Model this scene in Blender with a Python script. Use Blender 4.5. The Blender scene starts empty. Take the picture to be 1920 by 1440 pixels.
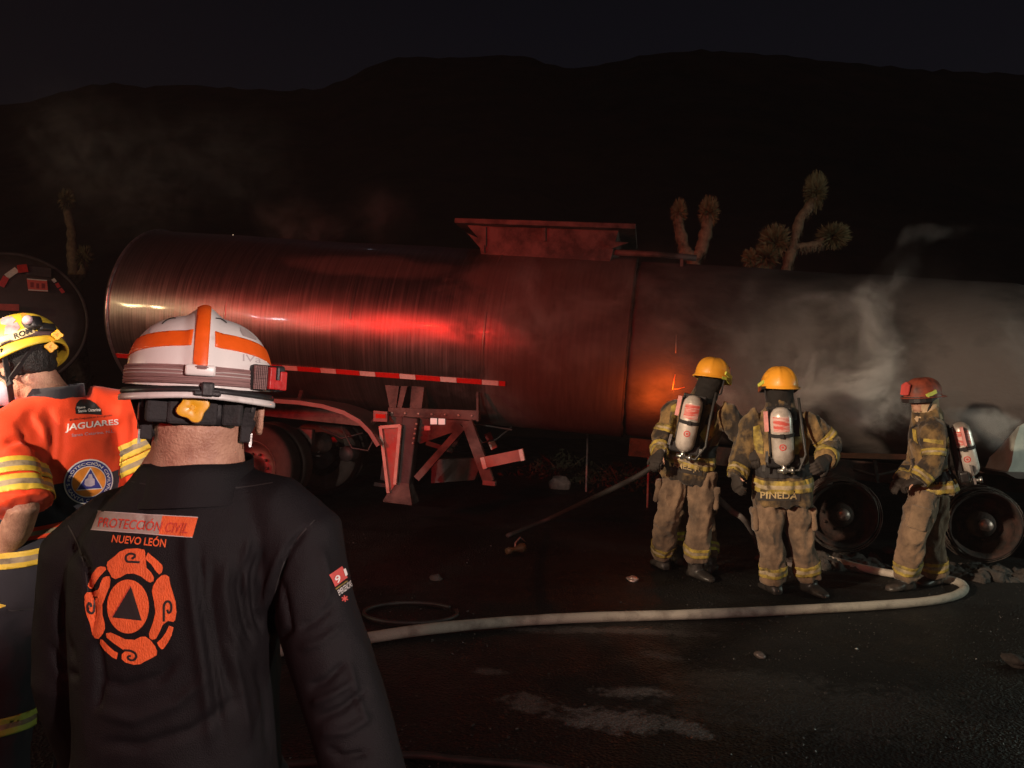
import bpy, bmesh, math, random
import numpy as np
from mathutils import Vector, Matrix, Quaternion, noise as mn
from mathutils.bvhtree import BVHTree
random.seed(7)
S = bpy.context.scene
V = Vector
R = math.radians
PI = math.pi

# ------------------------------------------------------------------ camera
CAM = V((0, 0, 1.65))
cd = bpy.data.cameras.new("camera"); cam = bpy.data.objects.new("camera", cd); S.collection.objects.link(cam)
cd.sensor_width = 36; cd.lens = 26.25; cd.clip_start = .05; cd.clip_end = 2000
M3 = (Matrix.Rotation(R(90.16), 4, 'X') @ Matrix.Rotation(R(2.06), 4, 'Z'))
cam.matrix_world = Matrix.Translation(CAM) @ M3
S.camera = cam

# ------------------------------------------------------------------ world: night sky
w = bpy.data.worlds.new("World"); S.world = w; w.use_nodes = True
nt = w.node_tree; bg = nt.nodes['Background']
sky_t = nt.nodes.new('ShaderNodeTexSky'); sky_t.sky_type = 'NISHITA'; sky_t.sun_disc = False
sky_t.sun_elevation = R(4); sky_t.sun_rotation = R(200); sky_t.altitude = 300
tint = nt.nodes.new('ShaderNodeMix'); tint.data_type = 'RGBA'; tint.blend_type = 'MULTIPLY'; tint.inputs[0].default_value = 1; tint.inputs[7].default_value = (1.15, .78, 1.0, 1)
nt.links.new(sky_t.outputs[0], tint.inputs[6]); nt.links.new(tint.outputs[2], bg.inputs[0]); bg.inputs[1].default_value = 0.0026

# ------------------------------------------------------------------ lamps of the emergency vehicles, with added unseen spots and a fill
def lamp(name, loc, col, power, radius=.1, kind='POINT', target=None, cone=70, blend=.5):
    l = bpy.data.lights.new(name, kind); l.color = col; l.energy = power; l.shadow_soft_size = radius
    o = bpy.data.objects.new(name, l); S.collection.objects.link(o); o.location = loc
    if kind == 'SPOT':
        l.spot_size = R(cone); l.spot_blend = blend
        o.rotation_euler = (V(target) - V(loc)).to_track_quat('-Z', 'Y').to_euler()
    return o
moon = bpy.data.lights.new('moon', 'SUN'); moon.energy = .001; moon.angle = R(.5); moon.color = (.75, .82, 1)
mo = bpy.data.objects.new('moon', moon); S.collection.objects.link(mo); mo.rotation_euler = (R(40), 0, R(-160))
lamp('red_beacon', (-7.3, -3.6, 3.25), (1, .003, .0028), 3400, .34, 'SPOT', (-1.75, 8.7, 2.35), 35, 1)
lamp('red_side_beacon', (-5.6, -4.2, 2.9), (1, .03, .025), 330, .15)
lamp('amber_beacon', (-7.1, -3.7, 3.35), (1, .36, .04), 45, .05, 'SPOT', (-1.2, 8.6, 2.3), 12, 1)
lamp('warm_work_lamp', (-11.9, 2.2, 2.95), (1, .74, .36), 450, .10)
lamp('white_work_lamp', (-8.6, 1.6, 2.7), (.9, .93, 1), 90, .05)
lamp('scene_floodlight', (-6.5, -1.6, 3.8), (1, .77, .54), 6600, .2, 'SPOT', (3.0, 6.3, .95), 21, 1)
lamp('jersey_key_spot', (-2.5, -2.6, 2.3), (1, .84, .70), 1150, .1, 'SPOT', (-1.85, 2.6, 1.45), 18, .7)  # added narrow spot that brightens only the man in the orange jersey
lamp('jacket_key_spot', (2.0, -1.5, 2.25), (1, .77, .71), 640, .07, 'SPOT', (-.60, 1.45, 1.55), 32, .9)  # added key spot from the right, narrowed to the man in the white helmet
lamp('road_fill_spot', (3.0, -2.6, 3.1), (1, .82, .74), 300, .15, 'SPOT', (.7, 4.6, 0), 29, 1)  # unseen spot added to brighten the hose and the near road
lamp('soft_fill', (-3.5, -6.5, 5.0), (1, .74, .66), 150, .4)  # weak warm fill added for the underframe, no real lamp
lamp('yucca_fill_spot', (-3.0, -6.0, 6.4), (1, .86, .62), 900, .2, 'SPOT', (4.6, 12.5, 5.2), 17, 1)  # unseen spot added to lift the yucca heads out of the dark
lamp('far_side_lamp', (8.6, 5.2, 2.3), (.82, 1, .86), 260, .12)

vs = S.view_settings; vs.view_transform = 'Standard'; vs.look = 'None'; vs.exposure = 0; vs.gamma = 1
try: vs.use_curve_mapping = False
except Exception: pass
S.cycles.use_denoising = True
S.cycles.max_bounces = 6; S.cycles.volume_bounces = 1
S.cycles.sample_clamp_indirect = 4
S.cycles.volume_step_rate = 1.0

# ------------------------------------------------------------------ geometry helpers
def ray(px, py):
    d = (M3 @ V(((px - 960) / 1400, -(py - 720) / 1400, -1, 0))).to_3d()
    return d / d.y
def P(px, py, D): return CAM + ray(px, py) * D
def G(px, py, z=0.):
    d = ray(px, py); return CAM + d * ((z - CAM.z) / d.z)
def topx(p):
    q = M3.inverted().to_3x3() @ (V(p) - CAM)
    return 960 + 1400 * q.x / -q.z, 720 - 1400 * q.y / -q.z

def frame(d, ref=None):
    d = d.normalized()
    if ref is None: ref = V((0, 0, 1)) if abs(d.z) < .9 else V((0, 1, 0))
    x = ref.cross(d)
    if x.length < 1e-6: x = V((1, 0, 0)).cross(d)
    x.normalize(); return x, d.cross(x).normalized(), d

def rings(bm, rs, caps=True, mi=0):
    vs_ = [[bm.verts.new(p) for p in r] for r in rs]; n = len(vs_[0])
    for a, b in zip(vs_[:-1], vs_[1:]):
        for i in range(n):
            f = bm.faces.new((a[i], a[(i + 1) % n], b[(i + 1) % n], b[i])); f.material_index = mi
    if caps:
        f = bm.faces.new(vs_[0][::-1]); f.material_index = mi
        f = bm.faces.new(vs_[-1]); f.material_index = mi
    return vs_

def tube(bm, pts, radii, seg=12, caps=True, mi=0, round_ends=False):
    pts = [V(p) for p in pts]
    if not hasattr(radii, '__len__'): radii = [radii] * len(pts)
    radii = list(radii)
    if round_ends:
        a, b = pts[0], pts[1]; d = (a - b).normalized(); r0 = radii[0]
        c, e = pts[-1], pts[-2]; d2 = (c - e).normalized(); r1 = radii[-1]
        pts = [a + d * r0 * .95, a + d * r0 * .6] + pts + [c + d2 * r1 * .6, c + d2 * r1 * .95]
        radii = [r0 * .3, r0 * .8] + radii + [r1 * .8, r1 * .3]
    t0 = (pts[1] - pts[0]).normalized(); x, y, _ = frame(t0); out = []
    for i, p in enumerate(pts):
        t = (pts[min(i + 1, len(pts) - 1)] - pts[max(i - 1, 0)]).normalized()
        q = t0.rotation_difference(t); x = q @ x; y = q @ y; t0 = t
        out.append([p + (x * math.cos(2 * PI * k / seg) + y * math.sin(2 * PI * k / seg)) * radii[i] for k in range(seg)])
    rings(bm, out, caps, mi)

def lathe(bm, prof, o, d, seg=32, caps=True, mi=0):
    x, y, d = frame(V(d)); o = V(o)
    rings(bm, [[o + d * h + (x * math.cos(2 * PI * k / seg) + y * math.sin(2 * PI * k / seg)) * max(r, 1e-4) for k in range(seg)] for r, h in prof], caps, mi)

def box(bm, c, s, rot=None, mi=0, bev=0):
    m = Matrix.Translation(V(c)) @ (rot.to_4x4() if rot is not None else Matrix()) @ Matrix.Diagonal((s[0], s[1], s[2], 1))
    r = bmesh.ops.create_cube(bm, size=1, matrix=m)
    fs = {f for v in r['verts'] for f in v.link_faces}
    for f in fs: f.material_index = mi
    if bev:
        bmesh.ops.bevel(bm, geom=list({e for f in fs for e in f.edges}), offset=bev, segments=2, affect='EDGES', profile=.5)

def beam(bm, a, b, w_, h_, ref=None, mi=0, bev=0):
    a, b = V(a), V(b); x, y, d = frame(b - a, ref)
    box(bm, (a + b) / 2, (w_, h_, (b - a).length), Matrix((x, y, d)).transposed(), mi, bev)

def ellipsoid(bm, c, r, rot=None, sub=3):
    m = Matrix.Translation(V(c)) @ (rot.to_4x4() if rot is not None else Matrix()) @ Matrix.Diagonal((r[0], r[1], r[2], 1))
    bmesh.ops.create_icosphere(bm, subdivisions=sub, radius=1, matrix=m)

def prism(bm, poly, d, mi=0):
    d = V(d); a = [bm.verts.new(V(p)) for p in poly]; b = [bm.verts.new(V(p) + d) for p in poly]; n = len(a)
    fs = [bm.faces.new(a[::-1]), bm.faces.new(b)] + [bm.faces.new((a[i], a[(i + 1) % n], b[(i + 1) % n], b[i])) for i in range(n)]
    for f in fs: f.material_index = mi

def ring_at(c, x, y, a, b, e=2.2, n=28):
    out = []
    for k in range(n):
        t = 2 * PI * k / n; ct, st = math.cos(t), math.sin(t)
        out.append(c + x * (a * math.copysign(abs(ct) ** (2 / e), ct)) + y * (b * math.copysign(abs(st) ** (2 / e), st)))
    return out

def me_from(bm, name='mesh', smooth=True):
    bmesh.ops.recalc_face_normals(bm, faces=bm.faces)
    m = bpy.data.meshes.new(name); bm.to_mesh(m); bm.free()
    if smooth: m.shade_smooth()
    return m

def ob(name, bm, mats, parent=None, smooth=True, mat4=None, autos=None, **props):
    me = me_from(bm, name, smooth) if isinstance(bm, bmesh.types.BMesh) else bm
    if autos:
        try: me.set_sharp_from_angle(angle=R(autos))
        except Exception: pass
    o = bpy.data.objects.new(name, me); S.collection.objects.link(o)
    if not len(me.materials):
        for m in (mats if isinstance(mats, (list, tuple)) else [mats]): me.materials.append(m)
    if parent is not None:
        o.parent = parent
        if parent.type == 'EMPTY': o.matrix_parent_inverse = Matrix.Translation(-parent.location)
    if mat4 is not None: o.matrix_basis = mat4
    for k, v in props.items(): o[k] = v
    return o

def thing(name, label, cat, loc, group=None):
    o = bpy.data.objects.new(name, None); S.collection.objects.link(o); o.location = V(loc)
    o.empty_display_size = .1; o['label'] = label; o['category'] = cat
    if group: o['group'] = group
    return o

def fuse(bm, voxel, smooth=6, fac=.5):
    """voxel-union of overlapping closed shapes into one continuous skin"""
    me = me_from(bm, 'tmp'); o = bpy.data.objects.new('tmp', me); S.collection.objects.link(o)
    m = o.modifiers.new('r', 'REMESH'); m.mode = 'VOXEL'; m.voxel_size = voxel
    if smooth:
        m = o.modifiers.new('s', 'SMOOTH'); m.iterations = smooth; m.factor = fac
    dg = bpy.context.evaluated_depsgraph_get()
    out = bpy.data.meshes.new_from_object(o.evaluated_get(dg))
    bpy.data.objects.remove(o); bpy.data.meshes.remove(me)
    out.shade_smooth(); return out

def get_co(me):
    a = np.empty(len(me.vertices) * 3, np.float32); me.vertices.foreach_get('co', a); return a.reshape(-1, 3)
def get_no(me):
    a = np.empty(len(me.vertices) * 3, np.float32); me.vertex_normals.foreach_get('vector', a); return a.reshape(-1, 3)
def set_co(me, a):
    me.vertices.foreach_set('co', a.astype(np.float32).ravel()); me.update()

def rumple(me, amp, freq, stretch=(1, 1, 1), ridge=True, seed=0.):
    co, no = get_co(me), get_no(me); q = co * np.array(stretch) * freq + seed
    d = np.array([mn.noise(V(p)) for p in q]); d2 = np.array([mn.noise(V(p)) for p in q * 2.3 + 9])
    if ridge: d = .55 - 2 * np.abs(d) + .5 * (.4 - 2 * np.abs(d2)) * .6
    else: d = d + .4 * d2
    set_co(me, co + no * (d * amp)[:, None])

def bvh_of(me):
    co = get_co(me); return BVHTree.FromPolygons([V(c) for c in co], [tuple(p.vertices) for p in me.polygons])

def cut_band(me, p, n, hw, off, region=None, mats_at=None, thick=.004):
    """slice of a body surface between two planes, lifted off it: a sewn-on band"""
    bm = bmesh.new(); bm.from_mesh(me); p, n = V(p), V(n).normalized()
    for s in (-1, 1):
        geom = bm.verts[:] + bm.edges[:] + bm.faces[:]
        bmesh.ops.bisect_plane(bm, geom=geom, plane_co=p + n * hw * s, plane_no=n * s, clear_outer=True)
    if mats_at:
        for t in mats_at:
            bmesh.ops.bisect_plane(bm, geom=bm.verts[:] + bm.edges[:] + bm.faces[:], plane_co=p + n * hw * t, plane_no=n)
    if region:
        bmesh.ops.delete(bm, geom=[f for f in bm.faces if not region(f.calc_center_median())], context='FACES')
    bm.normal_update()
    for v in bm.verts: v.co += v.normal * off
    for f in bm.faces: f.material_index = 0
    if mats_at:
        lo, hi = min(mats_at), max(mats_at)
        for f in bm.faces:
            t = (f.calc_center_median() - p).dot(n) / hw
            if lo < t < hi: f.material_index = 1
    bm.normal_update(); base_n = {v: v.normal.copy() for v in bm.verts}
    r = bmesh.ops.extrude_face_region(bm, geom=bm.faces[:]); bm.normal_update()
    for e in r['geom']:
        if isinstance(e, bmesh.types.BMVert): e.co += e.normal * thick
    m = bpy.data.meshes.new('band'); bmesh.ops.recalc_face_normals(bm, faces=bm.faces)
    bm.to_mesh(m); bm.free(); m.shade_smooth(); return m

# ------------------------------------------------------------------ materials
def mat(name, col, rough=.7, metal=0, var=.25, scale=8, bump=.15, bscale=None, sheen=0, emit=None, estr=0, col2=None, mixlo=.45, mixhi=.6, coat=0, spec=.5, aniso=0, stretch=None, coord='Object', wear=0):
    m = bpy.data.materials.new(name); m.use_nodes = True; n = m.node_tree; L = n.links; b = n.nodes['Principled BSDF']
    tc = n.nodes.new('ShaderNodeTexCoord'); src = tc.outputs[coord]
    if stretch:
        mp = n.nodes.new('ShaderNodeMapping'); mp.inputs['Scale'].default_value = stretch; L.new(src, mp.inputs[0]); src = mp.outputs[0]
    no = n.nodes.new('ShaderNodeTexNoise'); no.inputs['Scale'].default_value = scale; no.inputs['Detail'].default_value = 6; no.inputs['Roughness'].default_value = .62
    L.new(src, no.inputs['Vector'])
    rp = n.nodes.new('ShaderNodeValToRGB'); c = V(col)
    if col2 is None:
        lo, hi = c * (1 - var), c * (1 + var); rp.color_ramp.elements[0].position = .3; rp.color_ramp.elements[1].position = .72
    else:
        lo, hi = c, V(col2); rp.color_ramp.elements[0].position = mixlo; rp.color_ramp.elements[1].position = mixhi
    rp.color_ramp.elements[0].color = (*lo, 1); rp.color_ramp.elements[1].color = (*[min(1, x) for x in hi], 1)
    L.new(no.outputs['Fac'], rp.inputs[0]); L.new(rp.outputs[0], b.inputs['Base Color'])
    mr = n.nodes.new('ShaderNodeMapRange'); mr.inputs[3].default_value = max(.03, rough - .1); mr.inputs[4].default_value = min(1, rough + .12)
    L.new(no.outputs['Fac'], mr.inputs[0]); L.new(mr.outputs[0], b.inputs['Roughness'])
    b.inputs['Metallic'].default_value = metal; b.inputs['Specular IOR Level'].default_value = spec
    b.inputs['Sheen Weight'].default_value = sheen; b.inputs['Coat Weight'].default_value = coat; b.inputs['Anisotropic'].default_value = aniso
    if bump:
        n2 = n.nodes.new('ShaderNodeTexNoise'); n2.inputs['Scale'].default_value = bscale or scale * 5; n2.inputs['Detail'].default_value = 4
        L.new(src, n2.inputs['Vector'])
        bp = n.nodes.new('ShaderNodeBump'); bp.inputs['Strength'].default_value = bump; bp.inputs['Distance'].default_value = .01
        L.new(n2.outputs['Fac'], bp.inputs['Height']); L.new(bp.outputs[0], b.inputs['Normal'])
    if emit: b.inputs['Emission Color'].default_value = (*emit, 1); b.inputs['Emission Strength'].default_value = estr
    return m

M = dict(
  asphalt=None,
  steel=mat('painted_steel', (.03, .021, .018), .65, .1, .4, 5, .45, bscale=40, col2=(.145, .098, .086), mixlo=.36, mixhi=.6),
  darksteel=mat('dark_steel', (.05, .04, .04), .55, .3, .5, 8, .3),
  chrome=mat('worn_chrome', (.55, .54, .52), .3, .9, .3, 12, .1),
  rubber=mat('tyre_rubber', (.035, .03, .03), .75, 0, .4, 10, .3),
  dustyrubber=mat('dusty_rubber', (.06, .045, .04), .85, 0, .35, 10, .3),
  red_tape=mat('red_reflective', (.62, .02, .015), .35, 0, .2, 30, .05),
  white_tape=mat('white_reflective', (.75, .68, .62), .35, 0, .12, 30, .05),
  glowing_reflector=mat('glowing_reflector', (.85, .85, .8), .25, 0, .05, 30, .02, emit=(1, .93, .8), estr=.35),  # slight emission stands in for the light thrown back
  redlens=mat('red_lens', (.6, .02, .01), .2, 0, .2, 20, .05, coat=.6),
  zinc=mat('galvanised_plate', (.16, .125, .115), .45, .5, .3, 5, .15),
  yucca_trunk=mat('yucca_bark', (.18, .13, .085), .95, 0, .5, 14, .6),
  yucca_leaf=mat('yucca_leaf', (.15, .125, .06), .7, 0, .4, 6, .1),
  scrub=mat('scrub_leaf', (.05, .055, .03), .8, 0, .4, 6, .1),
  hose=mat('pale_fire_hose', (.22, .185, .155), .85, 0, .3, 7, .5, bscale=130, col2=(.46, .41, .35), mixlo=.3, mixhi=.52),
  blackhose=mat('black_hose', (.035, .033, .032), .5, 0, .3, 20, .2),
  charred=mat('charred_metal', (.02, .013, .011), .75, .3, .6, 9, .6, col2=(.075, .032, .024), mixlo=.4, mixhi=.7),
  wire=mat('burnt_wire', (.11, .085, .075), .5, .6, .5, 16, .3),
  hub=mat('hub_metal', (.55, .42, .38), .4, .6, .25, 14, .2),
  ash=mat('ash_heap', (.05, .042, .038), .95, 0, .5, 14, .8),
  whitecab=mat('pale_cab_paint', (.55, .60, .54), .5, 0, .2, 6, .12),
  brass=mat('brass', (.10, .08, .04), .6, .3, .3, 20, .1),
)
# ================================================================== SETTING
def node_ground():
    m = bpy.data.materials.new('wet_asphalt'); m.use_nodes = True; n = m.node_tree; L = n.links; b = n.nodes['Principled BSDF']
    tc = n.nodes.new('ShaderNodeTexCoord')
    def noi(sc, det=6, ro=.6, vec=None):
        t = n.nodes.new('ShaderNodeTexNoise'); t.inputs['Scale'].default_value = sc; t.inputs['Detail'].default_value = det; t.inputs['Roughness'].default_value = ro
        L.new(vec or tc.outputs['Object'], t.inputs['Vector']); return t.outputs['Fac']
    def mth(op, a, c=None):
        t = n.nodes.new('ShaderNodeMath'); t.operation = op
        for i, v in enumerate((a, c)):
            if v is None: continue
            if isinstance(v, (int, float)): t.inputs[i].default_value = v
            else: L.new(v, t.inputs[i])
        return t.outputs[0]
    def mr(v, a, c, d, e):
        t = n.nodes.new('ShaderNodeMapRange'); L.new(v, t.inputs[0])
        for i, x in enumerate((a, c, d, e)): t.inputs[i + 1].default_value = x
        return t.outputs[0]
    big, mid, fine = noi(.7), noi(5), noi(70, 3)
    grit = n.nodes.new('ShaderNodeTexVoronoi'); grit.inputs['Scale'].default_value = 55; L.new(tc.outputs['Object'], grit.inputs['Vector'])
    # pale ash stains lying on the road: ellipses broken up by noise
    stain = None
    for (px, py, rx, ry, ang, k) in [(1150, 1352, .30, .13, -.12, 1.0), (1285, 1365, .16, .08, -.5, .9), (1190, 1300, .22, .07, .1, .75), (990, 1318, .14, .12, -.7, .6), (1140, 1183, .75, .07, .02, .5), (915, 1260, .1, .06, 0, .45), (1240, 1230, .14, .06, -.4, .45), (1560, 1330, .9, .35, .1, .22), (1420, 1280, .5, .2, 0, .2)]:
        c = G(px, py)
        mp = n.nodes.new('ShaderNodeMapping'); mp.vector_type = 'TEXTURE'; mp.inputs['Location'].default_value = (c.x, c.y, 0); mp.inputs['Rotation'].default_value = (0, 0, ang); mp.inputs['Scale'].default_value = (rx, ry, 1)
        L.new(tc.outputs['Object'], mp.inputs[0])
        ln = n.nodes.new('ShaderNodeVectorMath'); ln.operation = 'LENGTH'; L.new(mp.outputs[0], ln.inputs[0])
        v = mth('MULTIPLY', mr(mth('ADD', ln.outputs['Value'], mth('MULTIPLY', mth('SUBTRACT', noi(11, 6, .72), .5), 3.2)), .55, 1.15, 1, 0), k)
        stain = v if stain is None else mth('MAXIMUM', stain, v)
    stain = mth('MULTIPLY', stain, mr(noi(130, 3, .7), .38, .62, .25, 1))
    rp = n.nodes.new('ShaderNodeValToRGB'); L.new(mid, rp.inputs[0])
    rp.color_ramp.elements[0].color = (.005, .0048, .0048, 1); rp.color_ramp.elements[1].color = (.018, .016, .015, 1)
    mx = n.nodes.new('ShaderNodeMix'); mx.data_type = 'RGBA'; L.new(stain, mx.inputs[0]); L.new(rp.outputs[0], mx.inputs[6]); mx.inputs[7].default_value = (.25, .235, .225, 1)
    L.new(mx.outputs[2], b.inputs['Base Color'])
    wet = mr(big, .42, .6, .32, .8)
    L.new(mth('MAXIMUM', wet, mth('MULTIPLY', stain, .9)), b.inputs['Roughness'])
    b.inputs['Specular IOR Level'].default_value = .22
    h = mth('ADD', mth('MULTIPLY', grit.outputs['Distance'], .6), mth('ADD', mth('MULTIPLY', fine, .5), mth('MULTIPLY', mid, .8)))
    bp = n.nodes.new('ShaderNodeBump'); bp.inputs['Strength'].default_value = .9; bp.inputs['Distance'].default_value = .02
    L.new(h, bp.inputs['Height']); L.new(bp.outputs[0], b.inputs['Normal']); return m
M['asphalt'] = node_ground()

bm = bmesh.new()                                  # one sheet out to the horizon, slightly uneven near the camera
xs = sorted(set(list(np.linspace(-14, 14, 113)) + [-700, -300, -120, -60, -30, 30, 60, 120, 300, 700])); ys = sorted(set(list(np.linspace(-6, 16, 89)) + [-400, -100, -30, 24, 40, 80, 160, 400, 900]))
gv = [[bm.verts.new((x, y, .018 * mn.noise(V((x * .9, y * .9, 0))) * (1 if abs(x) < 13 and -5 < y < 15 else 0))) for x in xs] for y in ys]
for j in range(len(ys) - 1):
    for i in range(len(xs) - 1): bm.faces.new((gv[j][i], gv[j][i + 1], gv[j + 1][i + 1], gv[j + 1][i]))
ob('ground', bm, M['asphalt'], kind='structure', label='wet black asphalt and burnt ground around the tanker')

# loose grit on the road: nobody could count it
rg = random.Random(3); tb = bmesh.new(); bmesh.ops.create_icosphere(tb, subdivisions=1, radius=1); tv = [v.co.copy() for v in tb.verts]; tf = [tuple(v.index for v in f.verts) for f in tb.faces]; tb.free()
gvs, gfs = [], []
for k in range(5200):
    y = 2.6 + 5.5 * rg.random() ** 1.5; x = rg.uniform(-.62, .72) * y + rg.gauss(0, .2); r = rg.uniform(.002, .006) * (2.0 if rg.random() < .05 else 1)
    m = Matrix.Translation((x, y, r * .3)) @ Matrix.Rotation(rg.uniform(0, 6), 4, 'Z') @ Matrix.Rotation(rg.uniform(0, 3), 4, 'X') @ Matrix.Diagonal((r, r * rg.uniform(.5, 1), r * rg.uniform(.4, .9), 1))
    n0 = len(gvs); gvs += [tuple(m @ v) for v in tv]; gfs += [tuple(n0 + q for q in f) for f in tf]
bm = bpy.data.meshes.new('gravel'); bm.from_pydata(gvs, [], gfs)
ob('gravel', bm, mat('grit', (.05, .045, .043), .35, 0, .6, 3, 0, spec=.6), kind='stuff', smooth=False, label='loose grit and wet debris on the asphalt')

# hills behind, ridge as seen against the sky
RX = [-1500, -900, -400, 0, 60, 130, 210, 280, 355, 420, 520, 610, 660, 700, 740, 820, 900, 960, 1010, 1050, 1090, 1140, 1200, 1260, 1320, 1400, 1500, 1600, 1750, 1920, 2300, 2900, 3600]
RY = [260, 230, 215, 192, 186, 165, 151, 158, 152, 160, 164, 165, 140, 118, 100, 102, 98, 97, 108, 118, 121, 112, 98, 90, 86, 92, 100, 112, 126, 134, 150, 190, 240]
bm = bmesh.new(); NX, NY = 260, 54; rows = []
for j in range(NY):
    t = j / (NY - 1); row = []
    for i in range(NX):
        px = -1500 + 5100 * i / (NX - 1); top = P(px, np.interp(px, RX, RY), 130)
        y = 24 + (130 - 24) * (t / .9) if t < .9 else 130 + (t - .9) * 600
        x = top.x * (y / 130) if t < .9 else top.x * (1 + (t - .9) * 2)
        tt = min(t / .9, 1); s = tt ** 1.3
        z = top.z * s if t < .9 else top.z * (1 - (t - .9) * 4)
        nz = mn.fractal(V((x * .045, y * .045, 3)), 1., 2., 5)
        z += nz * 2.0 * min(tt * 3, 1) * (1 - .8 * (tt > .9)) + (.6 * mn.noise(V((x * .45, y * .45, 0))) * min(tt * 3, 1))
        row.append(bm.verts.new((x, y, max(z, -.5) - .12)))
    rows.append(row)
for j in range(NY - 1):
    for i in range(NX - 1): bm.faces.new((rows[j][i], rows[j][i + 1], rows[j + 1][i + 1], rows[j + 1][i]))
ob('hills', bm, mat('scrubby_hillside', (.10, .062, .045), .95, 0, .6, .16, .8, bscale=1.2), kind='structure', label='dark scrubby hills rising behind the tankers')

# ------------------------------------------------------------------ yuccas
def yucca(label, trunk_pts, heads, D, seed, leaf_len=.34):
    rn = random.Random(seed)
    base = P(*trunk_pts[0][-1][:2], D); base = V((base.x, base.y, 0))
    t = thing('yucca_tree', label, 'tree', base, 'yucca trees behind the tanker')
    bm = bmesh.new()
    for br in trunk_pts:
        pts = [P(q[0], q[1], D + (q[3] if len(q) > 3 else 0)) for q in br]; rad = [q[2] * D / 1400 for q in br]
        if br is trunk_pts[0]: pts.append(base + V((0, 0, -.05))); rad.append(rad[-1] * 1.6)
        fine, fr = [], []
        for i in range(len(pts) - 1):
            for k in range(6):
                u = k / 6; fine.append(pts[i].lerp(pts[i + 1], u)); fr.append((rad[i] * (1 - u) + rad[i + 1] * u) * rn.uniform(.85, 1.2))
        fine.append(pts[-1]); fr.append(rad[-1])
        tube(bm, fine, fr, 10)
    for br in trunk_pts:                                                 # shaggy skirt of dead leaves
        pts = [P(q[0], q[1], D + (q[3] if len(q) > 3 else 0)) for q in br]; rad = [q[2] * D / 1400 for q in br]
        for k in range(70 * (len(pts) - 1)):
            i = rn.randrange(len(pts) - 1); u = rn.random(); c = pts[i].lerp(pts[i + 1], u); r_ = rad[i] * (1 - u) + rad[i + 1] * u; a = rn.uniform(0, 6.283)
            o_ = V((math.cos(a), math.sin(a), 0)); p = c + o_ * r_ * .8; e = p + o_ * rn.uniform(.02, .07) + V((0, 0, -rn.uniform(.05, .16))); w_ = V((-o_.y, o_.x, 0)) * .012
            bm.faces.new([bm.verts.new(q) for q in (p - w_, p + w_, e)])
    ob('trunk', bm, M['yucca_trunk'], t)
    for (px, py, rx, ry, dx, dy, n) in heads:
        bm = bmesh.new(); c = P(px, py, D); ax = V((dx, 0, dy)).normalized(); L = leaf_len
        lx, ly = rx * D / 1400, ry * D / 1400
        for k in range(n):
            u = V((rn.gauss(0, 1), rn.gauss(0, 1), rn.gauss(0, 1))).normalized()
            d = (u + ax * .45).normalized()
            if rn.random() < .25: d = (u - ax * .6).normalized()          # dead skirt leaves
            o = c + V((u.x * lx * .4, u.y * lx * .4, u.z * ly * .4)) * rn.random()
            tip = c + V((d.x * lx, d.y * lx, d.z * ly)) * rn.uniform(.8, 1.12)
            x, y, _ = frame(d, V((rn.random(), rn.random(), rn.random())))
            wd = .014; mid = o.lerp(tip, .45)
            a, b_ = bm.verts.new(o - x * wd * .6), bm.verts.new(o + x * wd * .6); c1, c2 = bm.verts.new(mid + x * wd), bm.verts.new(mid - x * wd); e = bm.verts.new(tip)
            bm.faces.new((a, b_, c1, c2)); bm.faces.new((c2, c1, e))
        ob('crown', bm, M['yucca_leaf'], t, smooth=False)
yucca('two-headed yucca rising behind the tank just right of the spill box', [[(1300, 488, 12), (1298, 560, 15)], [(1298, 486, 11), (1284, 470, 11), (1274, 430, 10), (1272, 400, 8)], [(1300, 488, 11), (1314, 470, 11), (1325, 430, 11), (1328, 400, 8)]],
      [(1273, 398, 17, 27, 0, 1, 420), (1329, 398, 21, 33, 0, 1, 520)], 12.6, 1)
yucca('tall branching yucca with a side head behind the sooty tank', [[(1527, 372, 8), (1515, 392, 9), (1500, 410, 9), (1492, 440, 8), (1484, 470, 9), (1474, 505, 10), (1470, 580, 13)], [(1488, 462, 6), (1510, 461, 6), (1532, 458, 7), (1545, 450, 6)], [(1478, 490, 7, .1), (1462, 470, 7, .15), (1450, 450, 6, .2)], [(1470, 520, 7, .2), (1440, 505, 6, .3), (1412, 490, 5, .4)]],
      [(1529, 360, 23, 40, .2, 1, 620), (1562, 443, 34, 27, .9, .4, 620), (1453, 452, 32, 34, -.2, 1, 620), (1435, 482, 28, 28, -.6, .6, 420), (1406, 484, 17, 20, -.6, .6, 260)], 12.2, 2)
yucca('slim dim yucca between the two tankers at far left', [[(126, 395, 7), (134, 430, 8), (136, 480, 9), (140, 530, 10), (150, 600, 14)], [(140, 545, 7), (155, 510, 7), (158, 490, 6)]],
      [(125, 375, 17, 24, 0, 1, 420), (158, 482, 17, 26, .2, 1, 420)], 14.5, 3)

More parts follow.
